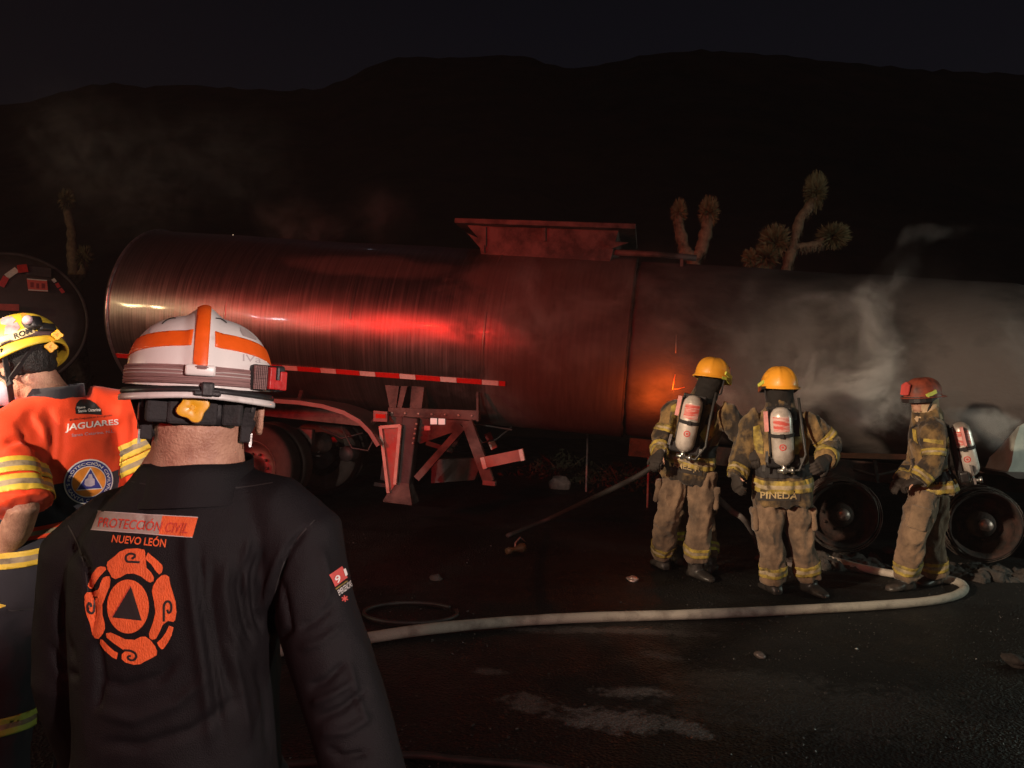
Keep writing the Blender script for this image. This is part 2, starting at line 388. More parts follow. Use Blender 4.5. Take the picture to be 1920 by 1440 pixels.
def shrub(label, px, D, wd, h, seed, n=500, z0=0):
    rn = random.Random(seed); g = P(px, 740, D); g = V((g.x, g.y, z0)); t = thing('shrub', label, 'shrub', g, 'scrub beyond the tanker')
    bm = bmesh.new()
    for k in range(7):
        a = rn.uniform(0, 6.28); tube(bm, [g, g + V((math.cos(a) * wd * .25, math.sin(a) * wd * .25, h * .5)), g + V((math.cos(a) * wd * .5, math.sin(a) * wd * .5, h * .85))], [.015, .011, .004], 5)
    ob('stem', bm, M['yucca_trunk'], t)
    bm = bmesh.new()
    for k in range(n):
        u = V((rn.gauss(0, .42), rn.gauss(0, .42), 0)); o = g + V((u.x * wd, u.y * wd, h * (.12 + .88 * rn.random() * max(.15, 1 - u.length * .8))))
        s = rn.uniform(.03, .075); q = Quaternion((rn.gauss(0, 1), rn.gauss(0, 1), rn.gauss(0, 1), rn.gauss(0, 1))).normalized()
        bm.faces.new([bm.verts.new(o + q @ V(p)) for p in ((-s, 0, 0), (0, -s * .4, 0), (s, 0, 0), (0, s * .4, .01))])
    ob('foliage', bm, M['scrub'], t, smooth=False)
shrub('low dark shrub seen under the trailer right of the landing leg', 1060, 13.5, .9, .55, 11)
shrub('spreading dark shrub seen under the tank left of the leaning firefighter', 1170, 12.6, 1.0, .5, 12)
shrub('dim shrub beside the slim yucca between the two tankers', 150, 13.6, .9, 1.9, 14)

# roadside marker posts and a pale rock on the far verge, seen under the tank
for px, y0, y1, D, lab in ((1102, 803, 836, 12.0, 'thin pale roadside marker post behind the tank right of the pale rock'), (1217, 828, 862, 10.6, 'thin pale roadside marker post just left of the leaning firefighter')):
    b0 = P(px, y1, D); b0 = V((b0.x, b0.y, -.03)); t = thing('marker_post', lab, 'marker post', b0, 'marker posts on the far verge')
    bm = bmesh.new(); tube(bm, [b0, P(px, y0, D)], .016, 8); ob('post', bm, mat('pale_post', (.45, .42, .38), .6), t)
    bm = bmesh.new(); p = P(px, y0 + 5, D - .02); box(bm, p, (.04, .012, .05)); ob('reflector', bm, M['white_tape'], t, False)
bm = bmesh.new(); c = P(1052, 830, 12.2); c.z = max(c.z, .1); ellipsoid(bm, (0, 0, 0), (.17, .14, .13), None, 4); me = me_from(bm, 'rock'); rumple(me, .035, 7, (1, 1, 1), True, 3)
bm = bmesh.new(); bm.from_mesh(me); o = ob('rock', bm, mat('pale_rock', (.28, .25, .22), .9, 0, .4, 9, .6), mat4=Matrix.Translation((c.x, c.y, .08))); o['label'] = 'pale rock on the far verge seen under the tank'; o['category'] = 'rock'

# far lamp above the tank, a spark of light on the hillside
t = thing('hillside_lamp', 'tiny distant lamp glowing on the dark hillside above the left tank', 'lamp', P(437, 443, 60))
bm = bmesh.new(); tube(bm, [P(437, 448, 60), P(437, 470, 60)], .05, 6); ob('post', bm, M['darksteel'], t)
bm = bmesh.new(); ellipsoid(bm, P(437, 443, 60), (.10, .10, .13), None, 2); ob('bulb', bm, mat('lamp_glow', (.9, .7, .5), .5, emit=(1, .72, .45), estr=4), t)
# ================================================================== BURNT TANKER TRAILER
A0 = V((-4.7, 10, 2.48)); ax_ = V((.984, -.179, -.054)).normalized(); ay_ = V((.179, .984, 0)).normalized(); az_ = ax_.cross(ay_)
T = Matrix((ax_, ay_, az_)).transposed().to_4x4(); T.translation = A0; TI = T.inverted()
R1, R2, SJ, SE = 1.06, 1.03, 6.19, 10.45
def onp(px, py, yl):                                   # local point on the plane y = yl of the trailer
    o = TI @ CAM; d = (TI.to_3x3() @ ray(px, py)); return o + d * ((yl - o.y) / d.y)
def ont(px, py, r):                                    # local point on the tank skin of radius r
    o = TI @ CAM; d = (TI.to_3x3() @ ray(px, py)); a = d.y ** 2 + d.z ** 2; b = 2 * (o.y * d.y + o.z * d.z); c = o.y ** 2 + o.z ** 2 - r * r
    return o + d * ((-b - math.sqrt(max(0, b * b - 4 * a * c))) / (2 * a))

def tank_skin():
    m = bpy.data.materials.new('brushed_tank_jacket'); m.use_nodes = True; n = m.node_tree; L = n.links; b = n.nodes['Principled BSDF']
    tc = n.nodes.new('ShaderNodeTexCoord')
    def noi(sc, stretch=None, det=5, ro=.6):
        t = n.nodes.new('ShaderNodeTexNoise'); t.inputs['Scale'].default_value = sc; t.inputs['Detail'].default_value = det; t.inputs['Roughness'].default_value = ro
        s = tc.outputs['Object']
        if stretch:
            mp = n.nodes.new('ShaderNodeMapping'); mp.inputs['Scale'].default_value = stretch; L.new(s, mp.inputs[0]); s = mp.outputs[0]
        L.new(s, t.inputs['Vector']); return t.outputs['Fac']
    def mth(op, a, c=None, d=None):
        t = n.nodes.new('ShaderNodeMath'); t.operation = op
        for i, v in enumerate((a, c, d)):
            if v is None: continue
            if isinstance(v, (int, float)): t.inputs[i].default_value = v
            else: L.new(v, t.inputs[i])
        return t.outputs[0]
    def mr(v, a, c, d, e, sm=False):
        t = n.nodes.new('ShaderNodeMapRange'); L.new(v, t.inputs[0])
        if sm: t.interpolation_type = 'SMOOTHSTEP'
        for i, x in enumerate((a, c, d, e)): t.inputs[i + 1].default_value = x
        return t.outputs[0]
    sp = n.nodes.new('ShaderNodeSeparateXYZ'); L.new(tc.outputs['Object'], sp.inputs[0])
    streak = noi(1, (58, .6, .6), 6, .8); fine = noi(1, (210, 2, 2), 3, .7); blot = noi(1.6, None, 6, .62); drip = noi(1, (26, 3, 1.1), 4, .7)
    # soot grows towards the burnt end; a dark patch sits below the spill box
    soot_shade = mr(mth('ADD', sp.outputs[0], mth('MULTIPLY', mth('SUBTRACT', blot, .5), 2.6)), 4.15, 5.3, 0, 1, True)
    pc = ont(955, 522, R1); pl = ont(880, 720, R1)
    for (c, rx, rz, k) in ((pc, .62, .22, .7), (ont(1130, 760, R1), 1.25, .5, .9), (ont(700, 500, R1), 1.2, .16, .25)):  # second patch: reflection of the dark ground painted in with the soot
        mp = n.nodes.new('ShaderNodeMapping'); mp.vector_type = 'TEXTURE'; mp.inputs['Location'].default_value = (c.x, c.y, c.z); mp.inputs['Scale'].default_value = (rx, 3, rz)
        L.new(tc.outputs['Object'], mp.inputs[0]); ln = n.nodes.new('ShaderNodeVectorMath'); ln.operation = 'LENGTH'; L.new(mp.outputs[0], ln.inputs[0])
        soot_shade = mth('MAXIMUM', soot_shade, mth('MULTIPLY', mr(mth('ADD', ln.outputs['Value'], mth('SUBTRACT', blot, .5)), .55, 1.1, 1, 0, True), k))
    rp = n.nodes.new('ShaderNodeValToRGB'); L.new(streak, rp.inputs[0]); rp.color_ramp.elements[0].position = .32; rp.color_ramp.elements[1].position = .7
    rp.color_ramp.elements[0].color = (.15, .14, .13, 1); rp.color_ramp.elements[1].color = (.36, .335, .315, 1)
    mx = n.nodes.new('ShaderNodeMix'); mx.data_type = 'RGBA'; L.new(soot_shade, mx.inputs[0]); L.new(rp.outputs[0], mx.inputs[6])
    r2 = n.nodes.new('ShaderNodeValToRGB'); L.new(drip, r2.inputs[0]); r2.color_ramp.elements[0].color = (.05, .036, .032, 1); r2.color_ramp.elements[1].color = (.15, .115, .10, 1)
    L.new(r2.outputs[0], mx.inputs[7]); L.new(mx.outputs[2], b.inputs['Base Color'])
    L.new(mr(soot_shade, 0, 1, .95, .1), b.inputs['Metallic'])
    L.new(mth('ADD', mr(streak, .25, .75, .30, .50), mth('MULTIPLY', soot_shade, .35)), b.inputs['Roughness'])
    b.inputs['Anisotropic'].default_value = .35; L.new(mr(soot_shade, 0, .5, .25, 0), b.inputs['Coat Weight']); b.inputs['Coat Roughness'].default_value = .09
    tg = n.nodes.new('ShaderNodeTangent'); tg.direction_type = 'RADIAL'; tg.axis = 'X'; L.new(tg.outputs[0], b.inputs['Tangent'])
    b.inputs['Anisotropic Rotation'].default_value = .25
    bp = n.nodes.new('ShaderNodeBump'); bp.inputs['Strength'].default_value = .35; bp.inputs['Distance'].default_value = .004
    L.new(mth('ADD', streak, mth('ADD', mth('MULTIPLY', fine, .5), mth('MULTIPLY', drip, .5))), bp.inputs['Height']); L.new(bp.outputs[0], b.inputs['Normal'])
    return m
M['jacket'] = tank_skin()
M['burnt_tank'] = mat('burnt_tank_steel', (.030, .024, .022), .8, .05, .5, 1.1, .5, bscale=26, col2=(.115, .094, .088), mixlo=.30, mixhi=.52, stretch=(.8, 1, 1.3))

trailer = thing('tanker_trailer', 'long silver tanker trailer, left half shiny and right half burnt and sooty', 'tanker trailer', (A0.x + 4.5, A0.y - .8, 0))
def tp(name, bm, m, parent=None, smooth=True, **k):
    return ob(name, bm, m, parent or trailer, smooth, T if parent is None else None, **k)
X, Y_, Z_ = V((1, 0, 0)), V((0, 1, 0)), V((0, 0, 1))

def skin(x0, x1, r, nx, ns, dent, seed):
    bm = bmesh.new(); rr = []
    for i in range(nx + 1):
        x = x0 + (x1 - x0) * i / nx; row = []
        for k in range(ns):
            t = 2 * PI * k / ns; p = V((x, -math.cos(t), math.sin(t)))
            d = dent * mn.fractal(V((x * .9 + seed, p.y * 1.6, p.z * 1.6)), 1, 2, 3)
            row.append(V((x, p.y * (r + d), p.z * (r + d))))
        rr.append(row)
    return bm, rr
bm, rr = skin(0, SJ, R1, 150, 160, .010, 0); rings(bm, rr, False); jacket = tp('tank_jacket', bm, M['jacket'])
bm = bmesh.new(); lathe(bm, [(R1 - .004, -.002), (R1 * .93, -.10), (R1 * .7, -.19), (R1 * .3, -.235), (.001, -.24)], V((0, 0, 0)), X, 96, False); tp('end_cap', bm, M['zinc'])
bm = bmesh.new(); lathe(bm, [(R1 - .002, -.012), (R1 + .018, -.012), (R1 + .022, .0), (R1 + .018, .018), (R1 - .002, .02)], V((0, 0, 0)), X, 128, False); tp('end_rim', bm, M['chrome'])
for x in (1.55, 3.1, 4.65):                            # sheet joints: flat straps round the jacket
    bm = bmesh.new(); lathe(bm, [(R1 - .01, x - .022), (R1 + .002, x - .012), (R1 + .002, x + .012), (R1 - .01, x + .022)], V((0, 0, 0)), X, 128, False); tp('jacket_strap', bm, M['jacket'])
# torn jacket edge, then the bare inner tank with dished heads
bm = bmesh.new(); rg = random.Random(5); pr = []
for q, (r, x) in enumerate(((R1 + .002, SJ), (R1 - .004, SJ + .02), (R1 - .03, SJ + .022))):
    pr.append([V((x + (0 if q == 0 else .02 * mn.noise(V((k * .3, q, 0)))), -math.cos(2 * PI * k / 128) * r, math.sin(2 * PI * k / 128) * r)) for k in range(128)])
rings(bm, pr, False); tp('torn_edge', bm, M['charred'])
bm = bmesh.new(); prof = [(.001, SJ - .12), (R2 * .45, SJ - .09), (R2 * .9, SJ - .02)] + [(R2 * (.9 + .1 * math.sin(a)), SJ - .01 + .10 * (1 - math.cos(a))) for a in np.linspace(.25, PI / 2, 7)]
prof += [(R2, x) for x in np.linspace(SJ + .6, SE - .3, 40)] + [(R2 * (.78 + .22 * math.cos(a)), SE - .28 + .26 * math.sin(a)) for a in np.linspace(.15, PI / 2, 8)] + [(R2 * .5, SE + .06), (.001, SE + .1)]
lathe(bm, prof, V((0, 0, 0)), X, 128, False); me = me_from(bm, 'inner_tank')
co = get_co(me); no = get_no(me)
d = np.array([.012 * mn.fractal(V((c[0] * .8, c[1] * 1.2, c[2] * 1.2)), 1, 2, 4) for c in co]); set_co(me, co + no * d[:, None])
tp('inner_tank', me, M['burnt_tank'])
# reflective tape, piece by piece
ta = ont(520, 688, R1); tb = ont(948, 719, R1); tang = lambda p: math.atan2(p.z, -p.y)
a0, a1 = tang(ta), tang(tb); x_end = tb.x; x = .03; red = True; hw = .027
while x < x_end:
    ln = .29 if red else .19; x2 = min(x + ln, x_end)
    if x2 - x > .05:
        bm = bmesh.new(); ns = 5; r = R1 + .012; q = []
        for i in range(ns + 1):
            xx = x + .002 + (x2 - x - .004) * i / ns; u = (xx - ta.x) / (tb.x - ta.x); an = a0 + (a1 - a0) * u
            q.append([V((xx, -math.cos(an + s * hw) * rr_, math.sin(an + s * hw) * rr_)) for s, rr_ in ((-1, r - .01), (-1, r), (1, r), (1, r - .01))])
        rings(bm, q, True); tp('reflector_strip', bm, M['red_tape' if red else 'white_tape'], smooth=False)
    x = x2; red = not red
# rivets / bolts along the lower jacket hem
# spill box on the crown
yb = -.48
bm = bmesh.new()
bl, br_ = onp(908, 489, yb), onp(1140, 492, yb); tl, tr = onp(893, 424, yb), onp(1160, 431, yb); bl.z -= .1; br_.z -= .1
box_pts = lambda s: [V((bl.x, yb * s, bl.z)), V((br_.x, yb * s, br_.z)), V((tr.x, yb * s, tr.z)), V((tl.x, yb * s, tl.z))]
prism(bm, [V((p.x, yb, p.z)) for p in (bl, br_, tr, tl)], V((0, -2 * yb, 0))); spill = tp('spill_box', bm, M['steel'], smooth=False)
l0, l1 = onp(852, 413, -.62), onp(1192, 424, -.62)
bm = bmesh.new(); c = (l0 + l1) / 2; box(bm, (c.x, 0, c.z), ((l1 - l0).length, 1.24, .058), Matrix.Rotation(math.atan2(-(l1.z - l0.z), l1.x - l0.x), 3, 'Y'), bev=.006); tp('spill_box_lid', bm, M['steel'], smooth=False)
for (pts) in ([(874, 420), (911, 425), (911, 462)], [(876, 437), (908, 451), (908, 474)], [(1142, 452), (1178, 455), (1146, 466)]):
    bm = bmesh.new(); prism(bm, [onp(a, b, yb - .03) for a, b in pts], V((0, .04, 0))); tp('gusset', bm, M['steel'], smooth=False)
bm = bmesh.new(); beam(bm, onp(1021, 424, yb - .02), onp(1021, 452, yb - .02), .025, .025); tp('divider_post', bm, M['steel'], smooth=False)
bm = bmesh.new(); tube(bm, [onp(1146, 473, -.4), onp(1230, 477, -.4), onp(1306, 484, -.4)], .034, 10); rail = tp('walkway_rail', bm, M['steel'])
for (px, y0, y1) in ((1140, 462, 494), (1278, 474, 500)):
    bm = bmesh.new(); beam(bm, onp(px, y0, -.4), onp(px, y1, -.4), .035, .035, Y_); tp('rail_post', bm, M['steel'], smooth=False)
bm = bmesh.new(); tube(bm, [onp(1268, 628, -1.02), onp(1267, 662, -1.04)], .006, 8); tp('gauge_pipe', bm, M['hub'])

# underframe
for y in (-.42, .42):
    bm = bmesh.new(); beam(bm, V((.3, y, -R1 - .06)), V((3.9, y, -R1 - .06)), .1, .18, Z_); tp('frame_rail', bm, M['steel'], smooth=False)
bm = bmesh.new()
beam(bm, V((6.3, -.42, -R2 - .1)), V((10.0, -.42, -R2 - .1)), .1, .2, Z_); tp('frame_rail', bm, M['charred'], smooth=False)
bm = bmesh.new(); beam(bm, onp(1552, 853, -1.02), onp(1716, 857, -1.02), .05, .05, Z_); tp('side_rail', bm, mat('rusty_rail', (.25, .10, .05), .7, .2, .4, 12, .3), smooth=False)
# mudguard: curved sheet over the near wheels
mg = [onp(a, b, -1.27) for a, b in ((300, 752), (420, 746), (500, 747), (560, 751), (605, 758), (645, 770), (675, 787), (696, 808), (712, 834))]
bm = bmesh.new(); rows = []
for i, p in enumerate(mg):
    t = (mg[min(i + 1, len(mg) - 1)] - mg[max(i - 1, 0)]).normalized(); nn = V((t.z, 0, -t.x))
    rows.append([p, p + nn * .045, p + nn * .045 + Y_ * .012, p + nn * .012 + Y_ * .02, p + Y_ * .66 + nn * .012, p + Y_ * .66])
rings(bm, rows); tp('mudguard', bm, M['zinc'], autos=40)
bm = bmesh.new(); beam(bm, onp(560, 752, -.95), onp(565, 735, -.7), .04, .04); beam(bm, onp(690, 800, -1.1), onp(715, 778, -.9), .04, .04); tp('mudguard_bracket', bm, M['steel'], smooth=False)
# saddle, outrigger and landing gear
for poly in ([(722, 722), (748, 724), (742, 768), (731, 768)], [(752, 724), (764, 724), (752, 768), (744, 768)], [(772, 724), (795, 726), (790, 770), (768, 768)]):
    bm = bmesh.new(); prism(bm, [onp(a, b, -.9) for a, b in poly], V((0, .3, 0))); tp('saddle_plate', bm, M['steel'], smooth=False)
bm = bmesh.new(); prism(bm, [onp(a, b, -1.0) for a, b in ((728, 764), (896, 770), (896, 788), (728, 780))], V((0, .12, 0))); tp('outrigger_beam', bm, M['steel'], smooth=False)
bm = bmesh.new(); prism(bm, [onp(a, b, -1.0) for a, b in ((893, 735), (897, 735), (897, 790), (893, 790))], V((0, .06, 0))); tp('skirt_bracket', bm, M['steel'], smooth=False)
bm = bmesh.new(); prism(bm, [onp(a, b, -.96) for a, b in ((732, 781), (884, 789), (868, 806), (838, 814), (788, 832), (744, 800))], V((0, .05, 0))); plate = tp('gusset_plate', bm, M['steel'], smooth=False)
for (x0, y0, x1, y1) in ((807, 784, 819, 795.5), (822, 784.3, 834, 796), (795.5, 798.5, 806.5, 807)):
    bm = bmesh.new(); prism(bm, [onp(a, b, -.975) for a, b in ((x0, y0), (x1, y0), (x1, y1), (x0, y1))], V((0, .012, 0))); ob('reflector', bm, M['glowing_reflector' if y0 < 790 else 'white_tape'], trailer, False, T)
bm = bmesh.new(); prism(bm, [onp(a, b, -1.12) for a, b in ((700, 770), (726, 772), (726, 791), (700, 790))], V((0, .07, 0))); ml = tp('marker_lamp', bm, M['zinc'], smooth=False)
bm = bmesh.new(); prism(bm, [onp(a, b, -1.135) for a, b in ((704, 776), (723, 777), (723, 784.5), (704, 784))], V((0, .012, 0))); ob('lens', bm, M['redlens'], ml, False)
# near landing leg: pressed channel, square leg, sand shoe
ch = [(713, 800), (752, 797), (746, 870), (741, 908), (729, 926)]
bm = bmesh.new(); prism(bm, [onp(a, b, -1.10) for a, b in ch], V((0, .14, 0))); leg = tp('landing_leg_channel', bm, mat('red_lit_leg', (.42, .045, .03), .45, 0, .5, 7, .3, col2=(.30, .14, .11), mixlo=.4, mixhi=.62), smooth=False)  # red lamplight on the channel is put into its colour
bm = bmesh.new()
for (p, q) in (((714, 799), (729, 924)), ((751, 797), (741, 908)), ((714, 801), (752, 798))): beam(bm, onp(*p, -1.12), onp(*q, -1.12), .035, .045, Y_)
ob('channel_flange', bm, mat('leg_flange', (.55, .35, .30), .45, .1, .3, 9, .2), leg, False)
bm = bmesh.new(); beam(bm, onp(773, 782, -.98), onp(757, 908, -.98), .18, .16, Y_, bev=.012); lg = tp('landing_leg', bm, M['darksteel'], smooth=False)
bm = bmesh.new(); c0 = onp(752, 941, -1.0); c1 = onp(757, 904, -1.0)
rings(bm, [[c0 + X * a + Y_ * b for a, b in ((-.165, -.13), (.165, -.13), (.165, .13), (-.165, .13))], [c0 + Z_ * .02 + X * a + Y_ * b for a, b in ((-.165, -.13), (.165, -.13), (.165, .13), (-.165, .13))], [c1 + X * a + Y_ * b for a, b in ((-.08, -.07), (.08, -.07), (.08, .07), (-.08, .07))]])
ob('sand_shoe', bm, M['steel'], lg, False)
bm = bmesh.new()
for k in range(5): lathe(bm, [(.001, 0), (.014, 0), (.014, .012), (.001, .014)], onp(781 - k * 1.6, 795 + k * 9, -1.075), V((0, -1, 0)), 8)
ob('bolt', bm, M['hub'], lg, True)
bm = bmesh.new(); beam(bm, onp(742, 800, .8), onp(728, 900, .8), .18, .16, Y_); box(bm, onp(727, 908, .8), (.3, .25, .05)); tp('landing_leg', bm, M['darksteel'], smooth=False)
bm = bmesh.new(); beam(bm, onp(868, 800, -.97), onp(782, 897, -.97), .075, .06, Y_); tp('diagonal_brace', bm, M['steel'], smooth=False)
bm = bmesh.new(); beam(bm, onp(876, 790, -1.0), onp(917, 903, -1.0), .12, .07, Y_); st = tp('guard_strut', bm, M['steel'], smooth=False)
bm = bmesh.new(); box(bm, onp(918, 905, -1.0), (.14, .09, .05)); ob('strut_foot', bm, M['zinc'], st, False)
bm = bmesh.new(); beam(bm, onp(903, 868, -1.06), onp(976, 853, -1.06), .12, .05, Y_); bar = tp('side_guard_bar', bm, mat('guard_paint', (.36, .12, .09), .5, 0, .3, 10, .2), smooth=False)
bm = bmesh.new(); beam(bm, onp(975, 853.5, -1.062), onp(982, 852, -1.062), .125, .055, Y_); ob('bar_end', bm, M['white_tape'], bar, False)
bm = bmesh.new(); beam(bm, onp(904, 869, -1.064), onp(911, 867, -1.064), .125, .055, Y_); ob('bar_end', bm, M['white_tape'], bar, False)
for q, (a, b, c_, d_) in enumerate(((914, 812, 920, 826), (920, 826, 927, 841))):
    bm = bmesh.new(); beam(bm, onp(a, b, .2), onp(c_, d_, .2), .085, .03, Y_); tp('reflector_strip', bm, M['red_tape' if q == 0 else 'white_tape'], smooth=False)
bm = bmesh.new(); beam(bm, onp(850, 845, .5), onp(800, 830, .5), .06, .06); beam(bm, onp(870, 800, .6), onp(845, 845, .6), .07, .05); tp('far_brace', bm, M['darksteel'], smooth=False)
# running gear: axles, air tank, brake gear
w0 = onp(469, 877, -1.22); axz, axx = w0.z, w0.x
def wheel_mesh(r, dual):
    bm = bmesh.new(); w_ = .26
    prof = [(r * .60, 0), (r * .70, -.012), (r * .86, -.02), (r * .955, .006), (r * .985, .03)]
    prof += [(r * (1 if k % 2 else .982), .04 + k * .02) for k in range(10)] + [(r * .985, w_ - .03), (r * .955, w_ - .006), (r * .86, w_ + .02), (r * .7, w_ + .012), (r * .60, w_)]
    lathe(bm, prof, V((0, 0, 0)), Y_, 56, False)
    if dual: lathe(bm, [(a, b + .32) for a, b in prof], V((0, 0, 0)), Y_, 56, False)
    t = me_from(bm, 'tyre')
    bm = bmesh.new(); lathe(bm, [(r * .61, .0), (r * .63, -.012), (r * .60, .004), (r * .56, .03), (r * .52, .10), (r * .40, .13), (r * .30, .12), (r * .20, .12), (r * .2, .05), (r * .17, .0), (r * .12, -.02), (.001, -.022)], V((0, 0, 0)), Y_, 48, False)
    for k in range(10):
        a = 2 * PI * k / 10; lathe(bm, [(.001, -.03), (.016, -.028), (.016, 0), (.016, .02)], V((math.cos(a) * r * .3, .115, math.sin(a) * r * .3)), Y_, 6)
    return t, me_from(bm, 'rim')
def wheel(cx, y, z, flip, tm, rm, mt, mr_):
    w4 = Matrix.Translation((cx, y, z)) @ (Matrix.Rotation(PI, 4, 'Z') if flip else Matrix())
    rim = bpy.data.objects.new('wheel', rm); S.collection.objects.link(rim); rim.parent = trailer; rim.matrix_parent_inverse = Matrix.Translation(-trailer.location); rim.matrix_basis = T @ w4
    ty = bpy.data.objects.new('tyre', tm); S.collection.objects.link(ty); ty.parent = rim
    if not rm.materials: rm.materials.append(mr_)
    if not tm.materials: tm.materials.append(mt)
    return rim
tm, rm = wheel_mesh(.50, True)
for cx in (axx, axx - 1.25):
    wheel(cx, -1.22, axz, False, tm, rm, M['dustyrubber'], M['zinc']); wheel(cx, 1.22, axz, True, tm, rm, M['dustyrubber'], M['zinc'])
    bm = bmesh.new(); tube(bm, [V((cx, -.9, axz)), V((cx, .9, axz))], .065, 14)
    for s in (-1, 1): lathe(bm, [(.001, -.09), (.2, -.09), (.21, 0), (.2, .09), (.001, .09)], V((cx, s * .62, axz)), Y_, 28)
    tp('axle', bm, M['darksteel'])
    for s in (-.45, .45):
        bm = bmesh.new()
        for k in range(5): beam(bm, V((cx - .5 + k * .08, s, axz + .12 + k * .022)), V((cx + .5 - k * .08, s, axz + .12 + k * .022)), .075, .018, Z_)
        tp('leaf_spring', bm, M['darksteel'], smooth=False)
bm = bmesh.new(); lathe(bm, [(.001, -.36), (.08, -.35), (.13, -.31), (.14, -.27), (.14, .27), (.13, .31), (.08, .35), (.001, .36)], onp(578, 832, -.28), V((.25, 1, 0)), 24); tp('air_tank', bm, M['steel'])
bm = bmesh.new(); box(bm, onp(562, 818, -.5), (.36, .1, .2), bev=.015); bc = tp('brake_chamber', bm, M['steel'], smooth=False)
bm = bmesh.new(); tube(bm, [onp(548, 838, -.5), onp(560, 850, -.45), onp(580, 856, -.4), onp(600, 846, -.35)], .014, 8); ob('air_line', bm, M['blackhose'], bc)
bm = bmesh.new(); prism(bm, [onp(a, b, .15) for a, b in ((810, 862), (905, 858), (890, 900), (808, 906))], V((0, .2, 0))); tp('spare_carrier', bm, M['darksteel'], smooth=False)
for k, pts in enumerate(([(640, 800), (660, 840), (690, 845), (705, 815)], [(745, 770), (790, 786), (850, 800), (900, 796), (960, 806)], [(600, 800), (640, 822), (680, 812)], [(880, 800), (905, 830), (930, 824), (960, 800)])):
    bm = bmesh.new(); pp = [onp(a, b, -.55 + .12 * k) for a, b in pts]; tube(bm, [p + Z_ * .0 for p in pp], .012, 7); tp('air_hose', bm, M['blackhose'])
bm = bmesh.new(); lathe(bm, [(.001, -.12), (.09, -.12), (.1, -.1), (.1, .1), (.09, .12), (.001, .12)], onp(655, 850, .2), Y_, 20); tp('brake_chamber', bm, M['darksteel'])
for px in np.linspace(735, 885, 7):
    bm = bmesh.new(); lathe(bm, [(.001, 0), (.016, 0), (.016, .014), (.001, .016)], onp(px, 774 + (px - 735) * .035, -1.0), V((0, -1, 0)), 6); tp('bolt', bm, M['hub'])
# burnt wheels at the right: rims with the tyres burnt away to bead wire and ash
def burnt_wheel(px, py, seed):
    c = onp(px, py, -1.2); rg = random.Random(seed)
    bm = bmesh.new(); lathe(bm, [(.318, -.0), (.322, -.02), (.305, -.012), (.278, .03), (.265, .12), (.20, .16), (.13, .15), (.125, .05), (.1, .0), (.001, -.005)], V((0, 0, 0)), Y_, 48, False)
    for k in range(10):
        a = 2 * PI * k / 10; lathe(bm, [(.001, -.02), (.014, -.02), (.014, .03)], V((math.cos(a) * .165, .135, math.sin(a) * .165)), Y_, 6)
    lathe(bm, [(.318, .2), (.322, .22), (.312, .5), (.28, .5)], V((0, 0, 0)), Y_, 48, False)
    rim = tp('wheel', bm, M['charred']); rim.matrix_basis = T @ Matrix.Translation(c)
    bm = bmesh.new(); lathe(bm, [(.001, -.075), (.035, -.07), (.055, -.045), (.06, .0), (.06, .05)], V((.005, 0, .005)), Y_, 20, False); ob('hub_cap', bm, M['hub'], rim)
    bm = bmesh.new()
    for q in range(9):
        r0 = .325 + .01 * rg.random() + q * .004; y0 = rg.uniform(-.03, .24); n = 40
        tube(bm, [V((math.cos(2 * PI * k / n) * (r0 + .008 * mn.noise(V((k * .4, q, seed)))), y0 + .02 * mn.noise(V((k * .25, q, seed + 5))), math.sin(2 * PI * k / n) * (r0 + .008 * mn.noise(V((k * .4, q, seed)))))) for k in range(n + 1)], .0045, 5, False)
    ob('bead_wire', bm, M['wire'], rim)
    bm = bmesh.new(); w = T @ c; w.z = 0; ellipsoid(bm, (0, .08, -.02), (.55, .26, .07), None, 4)
    for k in range(60):
        ellipsoid(bm, V((rg.gauss(0, .26), rg.gauss(.08, .13), rg.uniform(0, .04))), (rg.uniform(.03, .09), rg.uniform(.03, .08), rg.uniform(.02, .08)), None, 2)
    ah = fuse(bm, .018, 1); rumple(ah, .03, 14, (1, 1, 1), True, seed); rumple(ah, .012, 40, (1, 1, 1), True, seed); bm = ah
    o = ob('ash_heap', bm, M['ash'], None, mat4=Matrix.Translation((w.x, w.y, .0))); o['label'] = {1: 'ash and wire heap under the burnt wheel beside the middle firefighter', 2: 'ash and wire heap under the burnt wheel at the far right'}[seed]; o['category'] = 'ash heap'; o['group'] = 'burnt tyre remains'
    return rim
burnt_wheel(1580, 966, 1); burnt_wheel(1846, 985, 2)
for px, py in ((1580, 966), (1846, 985)):
    c = onp(px, py, -1.2); bm = bmesh.new(); tube(bm, [V((c.x, -1.0, c.z)), V((c.x, 1.1, c.z))], .07, 12); lathe(bm, [(.001, -.1), (.21, -.1), (.21, .1), (.001, .1)], V((c.x, -.62, c.z)), Y_, 24)
    beam(bm, V((c.x - .1, -.42, c.z)), V((c.x + .05, -.42, -R2 - .15)), .1, .1); tp('axle', bm, M['charred'])
bm = bmesh.new(); beam(bm, onp(1640, 862, -1.0), onp(1646, 905, -1.0), .03, .03); tube(bm, [onp(1600, 880, -.9), onp(1640, 892, -.95), onp(1690, 880, -.9)], .015, 8); tp('burnt_bracket', bm, M['charred'], smooth=False)

